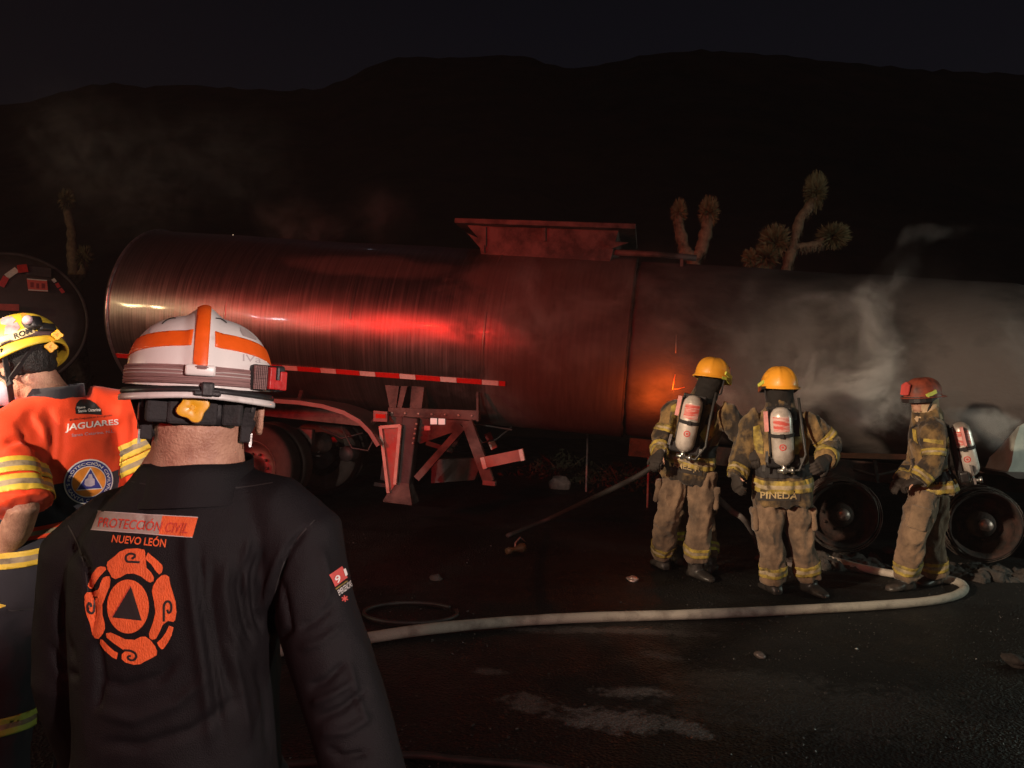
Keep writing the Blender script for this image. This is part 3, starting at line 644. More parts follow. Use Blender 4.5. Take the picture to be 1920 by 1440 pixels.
# ------------------------------------------------------------------ second tanker, end-on at the far left
C2 = P(22, 600, 11.5); fdir = V((.50, -.86, -.02)).normalized()
x2, y2, _ = frame(fdir)                                   # x2 = image right-ish, y2 = up
if x2.x < 0: x2 = -x2
T2 = Matrix((x2, -fdir, x2.cross(-fdir))).transposed().to_4x4(); T2.translation = C2; T2I = T2.inverted(); r2 = 1.02
tk = thing('tanker_trailer', 'dark second tanker seen end-on at far left with red hazard placard', 'tanker trailer', (C2.x, C2.y + 2, 0))
def q2(name, bm, m, parent=None, smooth=True): return ob(name, bm, m, parent or tk, smooth, T2 if parent is None else None)
def on2(px, py, y=-.02):
    o = T2I @ CAM; d = T2I.to_3x3() @ ray(px, py); return o + d * ((y - o.y) / d.y)
bm = bmesh.new(); lathe(bm, [(r2, 9), (r2, 4), (r2, .02)], V((0, 0, 0)), Y_, 96, False); q2('tank_jacket', bm, mat('far_tank_jacket', (.25, .23, .22), .4, .8, .3, 4, .2))
bm = bmesh.new(); lathe(bm, [(r2 - .005, .02), (r2 * .97, -.0), (r2 * .8, -.02), (r2 * .5, -.03), (.001, -.035)], V((0, 0, 0)), Y_, 96, False); q2('end_cap', bm, mat('dark_end_plate', (.06, .045, .04), .45, .5, .4, 3, .2))
bm = bmesh.new(); lathe(bm, [(r2 - .02, .06), (r2 + .02, .05), (r2 + .025, -.01), (r2 - .0, -.03), (r2 - .03, -.012)], V((0, 0, 0)), Y_, 96, False); q2('end_rim', bm, M['darksteel'])
for (a, b) in (((2, 537), (12, 519)), ((12, 519), (32, 505)), ((99, 523), (104, 529)), ((106, 531), (111, 539)), ((113, 541), (119, 549))):
    bm = bmesh.new(); beam(bm, on2(*a, -.05), on2(*b, -.05), .085 if a[0] < 50 else .05, .02, Y_); q2('reflector_strip', bm, M['red_tape' if (a[0] % 3) else 'white_tape'], smooth=False)
bm = bmesh.new(); beam(bm, on2(33, 505, -.09), on2(52, 503, -.09), .12, .1, Y_); q2('clearance_lamp', bm, M['redlens'], smooth=False)
bm = bmesh.new(); prism(bm, [on2(a, b, -.1) for a, b in ((48, 498), (96, 503), (96, 520), (48, 516))], V((0, .08, 0))); q2('placard_bracket', bm, M['darksteel'], smooth=False)
pq = [(50, 522), (88, 525), (90, 547), (53, 545)]
bm = bmesh.new(); prism(bm, [on2(a, b, -.12) for a, b in pq], V((0, .012, 0))); plac = q2('hazard_placard', bm, mat('red_placard', (.75, .10, .07), .4, 0, .1, 30, .03), smooth=False)
for (a, b, c_, d_) in ((57, 529, 63, 539), (68, 531, 73, 541), (78, 531, 84, 541)):
    bm = bmesh.new(); prism(bm, [on2(x_, y_, -.124) for x_, y_ in ((a, b), (c_, b + .5), (c_, d_), (a, d_ - .5))], V((0, .006, 0))); ob('placard_mark', bm, mat('dark_red_mark', (.28, .02, .02), .5), plac, False)
for (a, b, c_, d_) in ((51, 523, 88, 526), (53, 543.5, 90, 545.5)):
    bm = bmesh.new(); beam(bm, on2(a, b, -.126), on2(c_, d_, -.126), .016, .006, Y_); ob('placard_edge', bm, M['white_tape'], plac, False)
bm = bmesh.new(); beam(bm, on2(0, 576, -.3), on2(36, 577, -.3), .1, .08, Y_); q2('rear_bumper', bm, mat('red_bumper', (.55, .08, .06), .5, 0, .3, 10, .2), smooth=False)
for y in (-.5, .5):
    bm = bmesh.new(); beam(bm, V((y, .4, -r2 - .1)), V((y, 8, -r2 - .1)), .1, .2, Z_); q2('frame_rail', bm, M['darksteel'], smooth=False)
gz = -C2.z + .5
for yy in (1.2, 2.5):
    bm = bmesh.new(); tube(bm, [V((-.95, yy, gz)), V((.95, yy, gz))], .065, 12); q2('axle', bm, M['darksteel'])
    for s in (-1, 1):
        ro = bpy.data.objects.new('wheel', rm); S.collection.objects.link(ro); ro.parent = tk; ro.matrix_parent_inverse = Matrix.Translation(-tk.location)
        ro.matrix_basis = T2 @ Matrix.Translation((s * 1.2, yy, gz)) @ Matrix.Rotation(PI / 2 * s, 4, 'Z')
        ty = bpy.data.objects.new('tyre', tm); S.collection.objects.link(ty); ty.parent = ro

# ------------------------------------------------------------------ pale cab of the tractor, just entering at far right
CX, CY = 5.0, 7.55
cabt = thing('truck_tractor', 'pale truck tractor whose fender just shows at the far right', 'truck', (CX + 1.5, CY, 0))
def cp(px, py): return P(px, py, 7.3)
bm = bmesh.new(); prism(bm, [cp(a, b) for a, b in ((1926, 788), (1912, 800), (1903, 828), (1897, 868), (1888, 889), (1903, 893), (1960, 893), (2010, 880), (2030, 800))], V((0, .35, 0))); ob('fender', bm, M['whitecab'], cabt, False)
bm = bmesh.new(); prism(bm, [P(a, b, 7.2) for a, b in ((1884, 886), (1990, 888), (1990, 902), (1905, 897))], V((0, .5, 0))); ob('step_plate', bm, M['zinc'], cabt, False)
bm = bmesh.new(); box(bm, (CX + 1.55, CY + .9, 1.75), (1.6, 2.1, 1.9), bev=.12); cabo = ob('cab', bm, M['whitecab'], cabt, False)
bm = bmesh.new(); box(bm, (CX + 1.55, CY - .156, 2.1), (1.0, .02, .6)); ob('side_window', bm, mat('cab_glass', (.02, .025, .03), .1, 0, .1, 3, 0), cabo, False)
bm = bmesh.new(); beam(bm, V((CX - .9, CY + .5, .85)), V((CX + 3, CY + .5, .75)), .12, .22, Z_); beam(bm, V((CX - .9, CY + 1.4, .85)), V((CX + 3, CY + 1.4, .75)), .12, .22, Z_); ob('frame_rail', bm, M['charred'], cabt, False)
ro = bpy.data.objects.new('wheel', rm); S.collection.objects.link(ro); ro.parent = cabt; ro.matrix_parent_inverse = Matrix.Translation(-cabt.location); ro.matrix_basis = Matrix.Translation((CX + 1.6, CY - .1, .5))
ty = bpy.data.objects.new('tyre', tm); S.collection.objects.link(ty); ty.parent = ro
# ================================================================== HOSES, FIRE, SMOKE
def hose(name, pts, r, m, label, cat, group=None, sub=8, couplings=()):
    out = []; n = len(pts)
    for i in range(n - 1):                                             # Catmull-Rom
        p0, p1, p2, p3 = pts[max(i - 1, 0)], pts[i], pts[i + 1], pts[min(i + 2, n - 1)]
        for k in range(sub):
            t = k / sub; out.append(.5 * ((2 * p1) + (p2 - p0) * t + (2 * p0 - 5 * p1 + 4 * p2 - p3) * t * t + (3 * p1 - p0 - 3 * p2 + p3) * t ** 3))
    out.append(pts[-1]); bm = bmesh.new()
    tube(bm, out, [r * (1 + .07 * mn.noise(V((i * .35, r * 50, 0)))) for i in range(len(out))], 14)
    o = ob(name, bm, m); o['label'] = label; o['category'] = cat
    if group: o['group'] = group
    for (i, l) in couplings:
        p, d = out[i], (out[min(i + 1, len(out) - 1)] - out[i - 1]).normalized(); bm = bmesh.new()
        lathe(bm, [(r * .9, -l), (r * 1.25, -l), (r * 1.35, -l * .6), (r * 1.35, -l * .1), (r * 1.2, 0), (r * 1.4, l * .1), (r * 1.4, l), (r * .9, l)], p, d, 16); ob('coupling', bm, M['brass'], o)
    return o
hp = [G(x, y, .036) for x, y in ((-500, 1300), (-150, 1282), (150, 1262), (420, 1236), (560, 1214), (690, 1196), (800, 1180), (950, 1166), (1100, 1158), (1300, 1152), (1500, 1143), (1650, 1135), (1750, 1126), (1797, 1114), (1808, 1100), (1785, 1088), (1720, 1082), (1640, 1070), (1560, 1050), (1530, 1040))]
hose('fire_hose', hp, .036, M['hose'], 'pale thick fire hose curving across the asphalt in front of the firefighters', 'fire hose')
lp = [G(770 + 88 * math.cos(a), 1149 + 19 * math.sin(a), .014) for a in np.linspace(-.2, 5.7, 16)]
hose('cable_loop', lp, .013, M['blackhose'], 'thin black cable lying in a loop on the ground behind the pale hose', 'cable')
hose('cable', [G(x, y, .014) for x, y in ((300, 1445), (560, 1432), (760, 1416), (860, 1424), (1000, 1436), (1090, 1452))], .016, M['blackhose'], 'black cable lying across the asphalt along the bottom edge', 'cable')
# attack hoses
a = P(1222, 884, 6.55)
hose('attack_hose', [P(1228, 872, 6.5), P(1190, 896, 6.6), P(1120, 930, 6.8), V(G(1030, 972, .06)), G(952, 1004, .03)], .024, mat('dark_hose_jacket', (.026, .020, .018), .75, 0, .3, 14, .3), 'dark hose running from the leaning firefighter down to the ground at left', 'fire hose', 'attack hoses')
hose('attack_hose', [P(1330, 905, 6.75), P(1345, 932, 6.7), P(1372, 958, 6.7), P(1400, 980, 6.75), G(1440, 1045, .03), G(1500, 1062, .03)], .026, mat('grey_hose_jacket', (.16, .14, .13), .7, 0, .3, 14, .3), 'grey hose slung between the leaning firefighter and the one in the middle', 'fire hose', 'attack hoses')
t = thing('hose_nozzle', 'brass hose nozzle lying on the dark ground left of the firefighters', 'nozzle', G(966, 1030))
bm = bmesh.new(); lathe(bm, [(.02, -.1), (.03, -.1), (.032, -.05), (.022, -.03), (.028, .02), (.045, .06), (.05, .1), (.04, .1), (.03, .06)], G(966, 1030, .05), V((.8, .5, .1)), 18); ob('body', bm, M['brass'], t)
bm = bmesh.new(); tube(bm, [G(966, 1030, .05), G(966, 1018, .08), G(975, 1008, .12), G(985, 1016, .06)], .009, 8); ob('handle', bm, M['hub'], t)

# rubble and debris
for i, (px, py, s, lab) in enumerate(((1425, 1228, .035, 'small pale stone on the asphalt right of the pale hose'), (818, 1083, .05, 'dark lump of debris on the ground behind the black cable loop'), (1186, 1086, .05, 'glinting scrap of metal on the ground left of the leaning firefighter'), (1905, 1240, .07, 'dark lump of debris at the right edge of the asphalt'), (1500, 1015, .06, 'charred lump between the middle firefighter and the burnt wheel'), (1668, 1032, .07, 'charred lump between the burnt wheel and the red-helmeted firefighter'), (1640, 1046, .05, 'small charred lump beside the burnt wheel ash'))):
    bm = bmesh.new(); bmesh.ops.create_icosphere(bm, subdivisions=3, radius=s)
    for v in bm.verts: v.co *= 1 + .45 * mn.noise(v.co * (2.2 / s) * .5 + V((i * 7, 0, 0))); v.co.z *= .6
    o = ob('debris', bm, M['hub'] if i == 2 else (M['zinc'] if i == 0 else M['ash']), smooth=i != 2, mat4=Matrix.Translation(G(px, py, s * .35))); o['label'] = lab; o['category'] = 'debris'; o['group'] = 'debris on the ground'

# the last fire: burning outlet low on the tank, behind the leaning firefighter's shoulder
fl = mat('flame', (.9, .3, .05), .6, 0, .2, 9, 0, emit=(1, .05, .008), estr=.6)
t = thing('burning_outlet', 'glowing orange burning pipe outlet low on the tank beside the leaning firefighter', 'burning pipe', T @ onp(1262, 728, -1.1))
bm = bmesh.new(); tube(bm, [T @ onp(*q, -1.1) for q in ((1266, 702), (1264, 712), (1261, 730), (1272, 729), (1284, 726))], .0038, 8); ob('glowing_pipe', bm, fl, t)
lamp('fire_glow', T @ onp(1256, 728, -1.14), (1, .13, .012), 4, .04)
lamp('fire_glow', T @ onp(1222, 762, -1.08), (1, .13, .012), 9, .04)

# steam and smoke drifting between the firefighters and the tank
def smoke():
    m = bpy.data.materials.new('smoke'); m.use_nodes = True; n = m.node_tree; L = n.links
    n.nodes.remove(n.nodes['Principled BSDF']); out = n.nodes['Material Output']
    v = n.nodes.new('ShaderNodeVolumePrincipled'); v.inputs['Color'].default_value = (.86, .84, .83, 1); v.inputs['Anisotropy'].default_value = .0
    tc = n.nodes.new('ShaderNodeTexCoord'); src = tc.outputs['Object']
    def mth(op, a, c=None):
        t = n.nodes.new('ShaderNodeMath'); t.operation = op
        for i, x in enumerate((a, c)):
            if x is None: continue
            if isinstance(x, (int, float)): t.inputs[i].default_value = x
            else: L.new(x, t.inputs[i])
        return t.outputs[0]
    def mr(x, a, c, d, e):
        t = n.nodes.new('ShaderNodeMapRange'); t.interpolation_type = 'SMOOTHSTEP'; L.new(x, t.inputs[0])
        for i, q in enumerate((a, c, d, e)): t.inputs[i + 1].default_value = q
        return t.outputs[0]
    nz = n.nodes.new('ShaderNodeTexNoise'); nz.inputs['Scale'].default_value = 1.5; nz.inputs['Detail'].default_value = 4; nz.inputs['Distortion'].default_value = .7; L.new(src, nz.inputs['Vector'])
    # swirl the coordinates so the puffs have ragged outlines
    cmb = n.nodes.new('ShaderNodeVectorMath'); cmb.operation = 'MULTIPLY_ADD'; L.new(nz.outputs['Color'], cmb.inputs[0]); cmb.inputs[1].default_value = (.9, .9, .9); 
    sub = n.nodes.new('ShaderNodeVectorMath'); sub.operation = 'ADD'; L.new(src, sub.inputs[0]); sub.inputs[1].default_value = (-.45, -.45, -.45); L.new(sub.outputs[0], cmb.inputs[2])
    w_ = cmb.outputs[0]; tot = None
    for (px, py, D, rx, ry, rz, k) in PUFFS:
        c = P(px, py, D); mp = n.nodes.new('ShaderNodeMapping'); mp.vector_type = 'TEXTURE'; mp.inputs['Location'].default_value = c; mp.inputs['Scale'].default_value = (rx, ry, rz)
        L.new(w_, mp.inputs[0]); ln = n.nodes.new('ShaderNodeVectorMath'); ln.operation = 'LENGTH'; L.new(mp.outputs[0], ln.inputs[0])
        q = mth('MULTIPLY', mr(ln.outputs['Value'], .15, 1.0, 1, 0), k); tot = q if tot is None else mth('ADD', tot, q)
    n3 = n.nodes.new('ShaderNodeTexNoise'); n3.inputs['Scale'].default_value = 3.2; n3.inputs['Detail'].default_value = 5; n3.inputs['Roughness'].default_value = .6; L.new(w_, n3.inputs['Vector'])
    L.new(mth('MULTIPLY', tot, mr(n3.outputs['Fac'], .40, .66, .06, 1.25)), v.inputs['Density'])
    L.new(v.outputs[0], out.inputs['Volume']); return m
PUFFS = [(1590, 730, 7.08, .66, .28, .42, 8.0), (1640, 775, 7.05, .55, .28, .28, 7.0), (1450, 750, 7.05, .6, .3, .34, 3.4), (1645, 640, 7.08, .22, .25, .46, 6.0), (1665, 560, 7.08, .25, .25, .36, 6.0), (1640, 600, 7.08, .28, .25, .3, 2.5), (1700, 505, 7.0, .22, .25, .26, 1.6), (1745, 455, 7.0, .34, .25, .10, 1.6), (1560, 580, 7.0, .5, .3, .14, 1.4),
         (1850, 800, 7.05, .5, .3, .20, 4.0), (1905, 640, 7.05, .4, .3, .6, .4), (1150, 600, 7.4, 1.5, .4, 1.0, .45), (1420, 620, 7.0, 1.4, .35, .7, .28), (980, 590, 7.6, .6, .4, .6, .5), (1700, 660, 7.0, 1.4, .4, 1.0, .15)]
bm = bmesh.new(); box(bm, (2.55, 7.38, 1.95), (6.4, 1.5, 3.5)); o = ob('smoke', bm, smoke(), kind='stuff', label='pale steam drifting up between the firefighters and the burnt tank')

PUFFS = [(230, 330, 12.4, 1.9, 1., 1.5, .32), (90, 260, 12.6, 1.6, 1., 1.4, .24), (560, 420, 12.2, .9, .8, .5, .5), (430, 300, 12.5, 1.6, 1., 1.2, .2), (700, 400, 12.2, .9, .8, .6, .16)]
bm = bmesh.new(); box(bm, (-4.4, 12.5, 5.4), (7.6, 2.2, 5.6)); ob('smoke', bm, smoke(), kind='stuff', label='faint smoke drifting above the left half of the tank')

# night air: thin drifting haze from the fire
m = bpy.data.materials.new('haze'); m.use_nodes = True; n = m.node_tree; n.nodes.remove(n.nodes['Principled BSDF'])
v = n.nodes.new('ShaderNodeVolumePrincipled'); v.inputs['Color'].default_value = (.9, .86, .84, 1); v.inputs['Density'].default_value = .0009
n.links.new(v.outputs[0], n.nodes['Material Output'].inputs['Volume'])
bm = bmesh.new(); box(bm, (0, 250, 34), (1500, 1400, 74)); ob('haze', bm, m, kind='stuff', label='thin smoke haze hanging in the night air')
# ================================================================== PEOPLE
SKIN = mat('skin', (.36, .17, .115), .5, 0, .2, 26, .35, bscale=210, col2=(.56, .31, .21), mixlo=.3, mixhi=.62)
HAIR = mat('black_hair', (.012, .010, .009), .6, 0, .4, 40, .6, bscale=200)
M.update(
  coat=mat('sooty_coat', (.026, .017, .011), .85, 0, .5, 5.5, .4, bscale=60, sheen=.2, col2=(.33, .205, .075), mixlo=.43, mixhi=.70),
  trousers=mat('tan_turnout_trousers', (.085, .055, .036), .9, 0, .4, 4.5, .5, bscale=70, sheen=.15, col2=(.25, .16, .098), mixlo=.36, mixhi=.60),
  boot=mat('rubber_boot', (.03, .026, .024), .4, 0, .4, 9, .2, col2=(.10, .085, .075), mixlo=.5, mixhi=.75),
  glove=mat('sooty_glove', (.025, .018, .015), .8, 0, .4, 12, .4),
  hood=mat('black_hood', (.012, .009, .008), .9, 0, .3, 14, .3),
  tanhood=mat('tan_hood', (.50, .36, .22), .85, 0, .25, 14, .3),
  lime=mat('lime_reflective', (.085, .06, .025), .7, 0, .3, 9, .3, col2=(.46, .335, .06), mixlo=.36, mixhi=.60),
  hilime=mat('bright_lime', (.55, .62, .10), .5, 0, .15, 22, .1),
  silver=mat('silver_reflective', (.16, .12, .07), .55, 0, .3, 12, .2, col2=(.42, .33, .20), mixlo=.36, mixhi=.58),
  yhelm=mat('yellow_helmet', (.30, .12, .02), .42, 0, .28, 5, .12, col2=(.85, .36, .03), mixlo=.28, mixhi=.46, bscale=50, coat=.3),
  rhelm=mat('red_helmet', (.08, .02, .014), .6, 0, .3, 7, .1, col2=(.30, .06, .03), mixlo=.35, mixhi=.62),
  blackplastic=mat('black_plastic', (.018, .016, .017), .45, 0, .3, 20, .1),
  webbing=mat('black_webbing', (.022, .019, .02), .8, 0, .3, 30, .3),
  cyl=mat('air_cylinder_shell', (.30, .25, .215), .34, .3, .3, 4, .1, coat=.4, bscale=60, col2=(.72, .64, .58), mixlo=.34, mixhi=.54),
  redlabel=mat('red_label', (.60, .08, .07), .5, 0, .3, 14, .05),
  cyl_label=mat('printed_cylinder_label', (.72, .50, .46), .45, 0, .3, 9, 0, col2=(.62, .10, .08), mixlo=.40, mixhi=.56, stretch=(1, 1, 6)),
  letter=mat('tan_lettering', (.45, .33, .16), .7, 0, .2, 30, .05),
  plate=mat('dark_name_patch', (.035, .028, .024), .85, 0, .3, 20, .2),
)

def text_mesh(body, bold=0.):
    cu = bpy.data.curves.new('t', 'FONT'); cu.body = body; cu.size = 1; cu.offset = bold; cu.resolution_u = 3
    o = bpy.data.objects.new('t', cu); S.collection.objects.link(o)
    me = bpy.data.meshes.new_from_object(o.evaluated_get(bpy.context.evaluated_depsgraph_get()))
    bpy.data.objects.remove(o); bpy.data.curves.remove(cu)
    co = get_co(me); mn_, mx_ = co.min(0), co.max(0); n = (co[:, :2] - mn_[:2]) / (mx_ - mn_)[:2]
    vs_, fs = [tuple(p) for p in n], [tuple(p.vertices) for p in me.polygons]; asp = (mx_ - mn_)[0] / (mx_ - mn_)[1]
    bpy.data.meshes.remove(me); return vs_, fs, asp

def flat(polys, maxlen):
    """closed outlines -> fine triangles in their own plane"""
    bm = bmesh.new()
    for pl in polys:
        bm.faces.new([bm.verts.new((p[0], p[1], 0)) for p in pl])
    bmesh.ops.triangulate(bm, faces=bm.faces[:])
    for _ in range(7):
        es = [e for e in bm.edges if e.calc_length() > maxlen]
        if not es: break
        bmesh.ops.subdivide_edges(bm, edges=es, cuts=1); bmesh.ops.triangulate(bm, faces=bm.faces[:])
    bm.verts.index_update(); r = [(v.co.x, v.co.y) for v in bm.verts], [tuple(v.index for v in f.verts) for f in bm.faces]; bm.free(); return r

def stroke(pts, w_):
    pts = [V((p[0], p[1], 0)) for p in pts]; L_, R_ = [], []
    fine = []
    for i in range(len(pts) - 1):
        p0, p1, p2, p3 = pts[max(i - 1, 0)], pts[i], pts[i + 1], pts[min(i + 2, len(pts) - 1)]
        for k in range(4):
            t = k / 4; fine.append(.5 * ((2 * p1) + (p2 - p0) * t + (2 * p0 - 5 * p1 + 4 * p2 - p3) * t * t + (3 * p1 - p0 - 3 * p2 + p3) * t ** 3))
    fine.append(pts[-1])
    for i, p in enumerate(fine):
        t = (fine[min(i + 1, len(fine) - 1)] - fine[max(i - 1, 0)]).normalized(); nn = V((-t.y, t.x, 0)) * w_ / 2
        L_.append(p + nn); R_.append(p - nn)
    vs_ = [(p.x, p.y) for p in L_ + R_]; n = len(fine); return vs_, [(i, i + 1, n + i + 1, n + i) for i in range(n - 1)]

def quadmap(q):                                       # q: top-left, top-right, bottom-right, bottom-left in photo pixels; (u, v) with v up
    q = [V((a, b)) for a, b in q]
    return lambda u, v: tuple((q[3].lerp(q[2], u)).lerp(q[0].lerp(q[1], u), v))

def decal(name, mesh2, mp, tree, off, m, parent, **k):
    """sew a flat cut-out onto a surface: every vertex goes down to the cloth under it"""
    vs_, fs = mesh2; bm = bmesh.new(); out = []; last = None
    hits = []
    for (x, y) in vs_:
        px, py = mp(x, y); d = ray(px, py).normalized(); h = tree.ray_cast(CAM, d)
        hits.append((h[0], h[1] if h[0] is None or h[1].dot(d) < 0 else -h[1], d))
    for (p, nn, d) in hits: out.append(bm.verts.new(p + nn * off) if p is not None else None)
    for f in fs:
        q = [out[i] for i in f]
        if None in q or len(set(q)) < 3: continue
        try: bm.faces.new(q)
        except ValueError: pass
    loose = [v for v in bm.verts if not v.link_faces]
    for v in loose: bm.verts.remove(v)
    if not bm.faces: bm.free(); return None
    bm.normal_update(); nv = {v: v.normal.copy() for v in bm.verts}
    for f in bm.faces[:]:
        if f.normal.dot((f.calc_center_median() - CAM)) > 0: f.normal_flip()
    me = bpy.data.meshes.new(name); bm.to_mesh(me); bm.free(); me.shade_smooth()
    return ob(name, me, m, parent, **k)

# ---- bodies
def add_head(bm, c, f, u, s=1., neck_to=None, nr=.062):
    r = f.cross(u).normalized(); rot = Matrix((r, f, u)).transposed()
    E = lambda x, y, z, a, b, d: ellipsoid(bm, c + (r * x + f * y + u * z) * s, (a * s, b * s, d * s), rot)
    E(0, -.005, .035, .077, .098, .088); E(0, .03, -.045, .058, .07, .07); E(0, .045, -.085, .04, .045, .03)
    E(0, .098, -.012, .014, .022, .026); E(0, .088, .018, .05, .02, .016); E(0, .092, -.058, .026, .014, .010); E(0, .088, -.07, .022, .014, .009)
    for q in (-1, 1):
        E(q * .079, -.008, -.005, .010, .024, .036); E(q * .042, .06, -.02, .026, .03, .026)
    if neck_to is not None: tube(bm, [c - u * .03 * s - f * .02 * s, c.lerp(neck_to, .6), neck_to], [nr * .95, nr, nr * 1.08], 20)
def add_eyes(c, f, u, parent, s=1.):
    r = f.cross(u).normalized()
    for q in (-1, 1):
        bm = bmesh.new(); ellipsoid(bm, c + (r * q * .032 + f * .079 + u * .002) * s, (.0115 * s,) * 3, None, 2); ob('eye', bm, EYE, parent)
EYE = mat('eye_white', (.6, .58, .55), .3, 0, .1, 30, 0)

def add_hand(bm, w_, d, n, side, s=1., curl=.9, thick=1.):
    """palm and five separate bent fingers; d to the fingertips, n out of the palm, side +1 = thumb towards d x n"""
    d = d.normalized(); n = (n - d * n.dot(d)).normalized(); x = d.cross(n).normalized()
    rings(bm, [ring_at(w_ + d * t * s, x, n, a * s * thick, b * s * thick, 2.4, 16) for t, a, b in ((-.02, .028, .022), (.01, .033, .021), (.045, .041, .018), (.085, .042, .016), (.098, .036, .012))])
    for k, (o, l) in enumerate(((.031, .072), (.010, .081), (-.011, .075), (-.030, .058))):
        p = w_ + (d * .085 + x * o * side) * s; dirr = d; pts = [p - d * .02 * s, p]; 
        for j, fr in enumerate((.45, .32, .23)):
            a = curl * (.35 + .5 * j) * (1 + .12 * k); q = (d * math.cos(a) + n * math.sin(a)); p = p + q * l * fr * s; pts.append(p)
        tube(bm, pts, [r_ * s * thick for r_ in (.0098, .0098, .0092, .0085, .0072)], 10, round_ends=True)
    p = w_ + (d * .02 + x * .028 * side) * s; pts = [p]
    for j, (l, a) in enumerate(((.04, .75), (.032, .55), (.026, .35))):
        q = (d * math.cos(a) + x * side * math.sin(a) + n * .45 * j * curl).normalized(); p = p + q * l * s; pts.append(p)
    tube(bm, pts, [.0135 * s * thick, .0118 * s * thick, .0105 * s * thick, .0085 * s * thick], 10, round_ends=True)

def add_foot(bm, ank, toe, r=1., L=.26):
    toe = V((toe[0], toe[1], 0)).normalized(); x = toe.cross(Z_)
    base = V((ank.x, ank.y, 0))
    rings(bm, [ring_at(base + toe * t + Z_ * (h * .5 + .004), x, Z_, a * r, h * .5, 2.6, 18) for t, a, h in ((-.085, .028, .05), (-.06, .042, .085), (-.02, .046, .115), (.04, .047, .10), (.10, .052, .075), (.15, .05, .058), (.19, .038, .046), (.205, .02, .03))])

def torso(bm, secs):
    rings(bm, [ring_at(c, x, y, a, b, e, 32) for (c, x, y, a, b, e) in secs])

def dome(bm, c, r, f, u, hw_, hl, h, ribs=0, comb=0, e=2.3, n=48, m=16, dz=0, ribd=.006, rear=1.0):
    rr = []
    for j in range(m + 1):
        t = PI / 2 * j / m; cz = max(0, math.cos(t)) ** (2 / e); sz = math.sin(t) ** (2 / e) if t > 0 else 0
        row = []
        for k in range(n):
            p = 2 * PI * k / n; x, y = math.cos(p) * hw_ * cz, math.sin(p) * hl * cz; z = h * sz
            g = 1.
            if ribs: g += ribd / hw_ * max(0, math.cos(p * ribs)) ** 10 * (math.sin(t * 1.9) if t < 1.5 else .2) * 1.5
            if comb:
                q = max(0, 1 - (x / .036) ** 2); z += comb * q * q * min(1, max(0, (z / h - .15) * 2.2))
                y *= 1 + comb * .8 / hl * q * q * (1 if z / h > .2 else 0) * (1 - sz)
            row.append(c + r * x * g + f * y * g + u * (z * (g if j else 1) + dz))
        rr.append(row)
    rings(bm, rr, False)
    return rr

